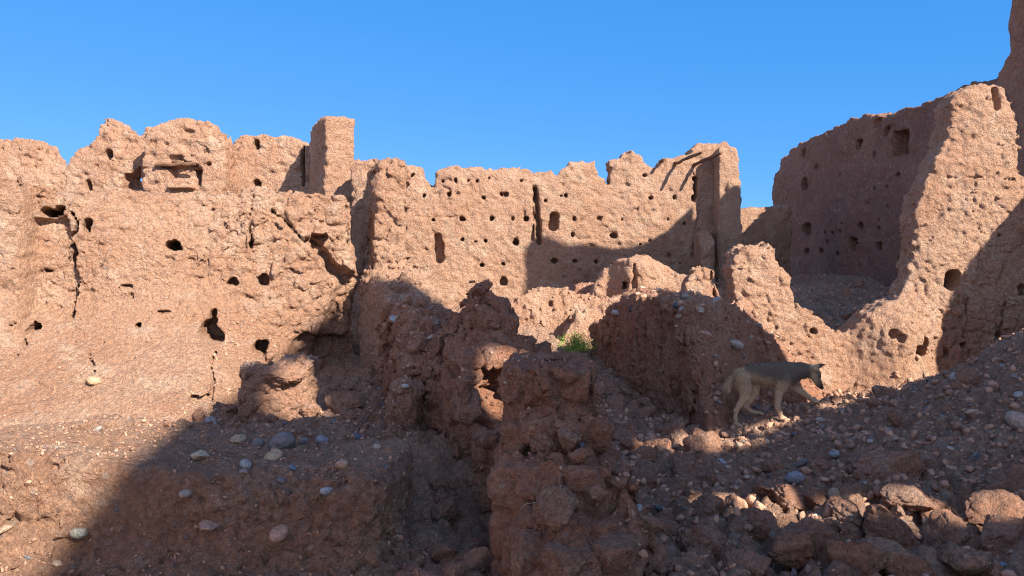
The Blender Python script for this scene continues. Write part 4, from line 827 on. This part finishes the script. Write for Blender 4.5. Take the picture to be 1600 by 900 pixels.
# ------------------------------------------------------------------ the dog
def dog():
    D0 = 6.5
    def q(zx, zy, lat=0.0):                    # survey units of the dog close-up -> metres, lat = sideways offset
        px, py = 1110 + zx / 6.43, 540 + zy / 6.43; return np.array([(px - 800) / F * D0, D0 + lat, CZ - (py - HY) / F * D0])
    k = D0 / F / 6.43
    tor = [(305, 300, 72, 0), (430, 280, 92, 0), (560, 282, 108, 0), (690, 290, 122, 0), (790, 292, 112, 0)]
    def fn(X, Y, Z):
        f = None
        for a, b in zip(tor[:-1], tor[1:]):
            c = cap(X, Y, Z, q(*a[:2]), q(*b[:2]), a[2] * k, b[2] * k, .78); f = c if f is None else smin(f, c, .02)
        nk = [(810, 262, 92, 0), (900, 248, 78, -.01), (985, 250, 62, -.02)]
        for a, b in zip(nk[:-1], nk[1:]): f = smin(f, cap(X, Y, Z, q(a[0], a[1], a[3]), q(b[0], b[1], b[3]), a[2] * k, b[2] * k, .85), .03)
        f = smin(f, cap(X, Y, Z, q(1005, 258, -.03), q(1035, 285, -.04), 60 * k, 56 * k), .02)          # skull
        f = smin(f, cap(X, Y, Z, q(1035, 300, -.05), q(1068, 392, -.085), 44 * k, 24 * k), .018)        # muzzle
        f = smin(f, cap(X, Y, Z, q(1020, 320, -.055), q(1045, 385, -.08), 34 * k, 18 * k), .012)        # lower jaw
        for a, m, b, lat in (((1060, 222), (1105, 200), (1160, 188), .015), ((1010, 225), (1030, 232), (1042, 268), -.085)):
            f = smin(f, cap(X, Y, Z, q(*a, lat), q(*m, lat - .005), 28 * k, 20 * k, .6), .012); f = smin(f, cap(X, Y, Z, q(*m, lat - .005), q(*b, lat - .01), 20 * k, 5 * k, .6), .006)
        legs = [(-.055, [(305, 335, 84), (330, 430, 66), (325, 500, 48), (280, 580, 32), (238, 645, 22), (232, 715, 18), (242, 775, 20), (285, 795, 19)]),
                (.055, [(380, 345, 75), (455, 420, 60), (465, 480, 46), (420, 560, 30), (375, 622, 21), (415, 662, 18), (470, 682, 19), (522, 688, 17)]),
                (-.06, [(725, 330, 78), (690, 400, 58), (665, 460, 42), (655, 540, 32), (650, 600, 28), (672, 665, 22), (690, 712, 23), (722, 722, 22)]),
                (.05, [(790, 350, 70), (850, 415, 46), (900, 455, 36), (965, 492, 28), (1005, 522, 25), (1042, 552, 22), (1082, 572, 22)])]
        for lat, L in legs:
            for a, b in zip(L[:-1], L[1:]):
                f = smin(f, cap(X, Y, Z, q(a[0], a[1], lat), q(b[0], b[1], lat), a[2] * k, b[2] * k, .8), .012)
            e = L[-1]                                                                                # toes
            for t in (-1.5, -.5, .5, 1.5): f = smin(f, cap(X, Y, Z, q(e[0] - 4, e[1] + 3, lat + t * .009), q(e[0] + 18, e[1] + 8, lat + t * .011), 11 * k, 9 * k), .003)
        tl = [(250, 310, 30), (212, 335, 24), (190, 372, 30), (165, 415, 32), (180, 450, 24)]
        for a, b in zip(tl[:-1], tl[1:]): f = smin(f, cap(X, Y, Z, q(a[0], a[1], 0), q(b[0], b[1], -.01), a[2] * k, b[2] * k), .012)
        return f
    def paint(me, V):
        zx = ((V[:, 0] / D0 * F + 800) - 1110) * 6.43; zy = ((CZ - V[:, 2]) / D0 * F + HY - 540) * 6.43
        nn = fbm(V.astype(f32), 14, 3, 5); n2 = fbm(V.astype(f32) * np.array([1, 1, 2.5], f32), 60, 2, 6)
        tan = np.array([.42, .28, .165]); grey = np.array([.15, .115, .085]); cream = np.array([.52, .37, .24]); blk = np.array([.035, .028, .024])
        s = sstep(330 - .10 * (zx - 300) * 0 + 45 * nn - zy - 40 * sstep(600 - zx, 100, 300) + 60 * sstep(zx, 740, 820), -30, 60) * sstep(zx, 300, 380) * (1 - sstep(zx, 955, 1000))
        c = tan[None] * (1 - s[:, None]) + grey[None] * s[:, None]
        cr = np.clip(sstep(zy, 350, 430) * .5 + (1 - sstep(zx, 200, 230)) * .5, 0, 1)[:, None]; c = c * (1 - cr) + cream * cr
        face = (sstep(zx, 1010, 1050) * sstep(zy, 215, 250) * (1 - sstep(zy, 450, 460)) * (1 - sstep(zy, 420, 430)))[:, None] * .7; c = c * (1 - face) + np.array([.10, .06, .04]) * face
        mz = (np.exp(-(((zx - 1068) / 38) ** 2 + ((zy - 400) / 40) ** 2)))[:, None]; c = c * (1 - mz) + blk * mz
        er = (sstep(zx, 1080, 1110) * (1 - sstep(zy, 215, 240)))[:, None]; c = c * (1 - er) + np.array([.09, .05, .035]) * er
        c = c * (1 + .10 * n2[:, None]); a = me.color_attributes.new("Col", 'FLOAT_COLOR', 'POINT'); a.data.foreach_set("color", np.c_[c, np.ones(len(c))].astype(f32).ravel())
    lo = q(90, 850, -.28); hi = q(1200, 120, .25)
    b = solid("body", None, fn, lo, hi, .0052, dict(grain=(.002, 60), lump=(.005, 14)), M_fur, 91, band=.02, attr=paint, top=False)
    del ALL_SOLID[b.name]
    root = thing("dog", tuple(np.round(q(650, 800), 3)), "tan dog with a dark grey back walking right with its head lowered", "dog")
    for nm_, (a1, a2, a3) in {'rn': (262, 812, -.055), 'rf': (500, 700, .055), 'fn': (705, 742, -.06), 'ff': (1065, 590, .05)}.items():
        pp = q(a1, a2, a3); print('paw', nm_, pp, drop(pp[0], pp[1])[0])
    b.parent = root; b.location = Vector(b.location) - root.location
    nV = np.empty(len(b.data.vertices) * 3, f32); b.data.vertices.foreach_get("normal", nV); nV = nV.reshape(-1, 3)
    pV = np.empty(len(b.data.vertices) * 3, f32); b.data.vertices.foreach_get("co", pV); pV = pV.reshape(-1, 3) + np.array(root.location + b.location, f32)
    cV = np.empty(len(b.data.vertices) * 4, f32); b.data.color_attributes["Col"].data.foreach_get("color", cV); cV = cV.reshape(-1, 4)
    r = np.random.default_rng(12); zx = ((pV[:, 0] / D0 * F + 800) - 1110) * 6.43; zy = ((CZ - pV[:, 2]) / D0 * F + HY - 540) * 6.43
    w_ = np.where(zy < 440, 1.0, .3) + 1.2 * (zx < 235) * (zy < 500); idx = r.choice(len(pV), 15000, p=w_ / w_.sum()); P0 = pV[idx]; n = len(idx)
    L = (.010 + .012 * r.random(n)) * np.where(zx[idx] < 235, 1.1, 1) * np.where(zy[idx] > 440, .55, 1) * np.where(zx[idx] > 990, .4, 1)
    d = nV[idx] * .55 + np.array([-.7, 0, -.45]) + r.normal(0, .22, (n, 3)); d /= np.linalg.norm(d, axis=1)[:, None]; s_ = np.cross(d, r.normal(size=(n, 3))); s_ /= np.linalg.norm(s_, axis=1)[:, None]
    V = np.concatenate([P0 - s_ * .0016 - nV[idx] * .002, P0 + s_ * .0016 - nV[idx] * .002, P0 + d * L[:, None]]); T = np.stack([np.arange(n), np.arange(n) + n, np.arange(n) + 2 * n], 1)
    me = new_mesh("fur", V - np.array(root.location), T, False); cc = cV[idx].copy(); cc[:, :3] *= r.uniform(.7, 1.35, (n, 1)); a = me.color_attributes.new("Col", 'FLOAT_COLOR', 'POINT'); a.data.foreach_set("color", np.tile(cc, (3, 1)).astype(f32).ravel()); link("fur", me, M_fur, root)
    for nm, p, r in (("eye", q(1052, 292, -.105), .0075), ("nose", q(1074, 408, -.1), .014)):
        bm = bmesh.new(); bmesh.ops.create_icosphere(bm, subdivisions=2, radius=r); me = bpy.data.meshes.new(nm); bm.to_mesh(me); bm.free(); me.polygons.foreach_set("use_smooth", np.ones(len(me.polygons), bool))
        o = link(nm, me, M_dark, root); o.location = Vector(p) - root.location
dog()
print("done", round(time.time() - T0, 1), len(bpy.data.objects))
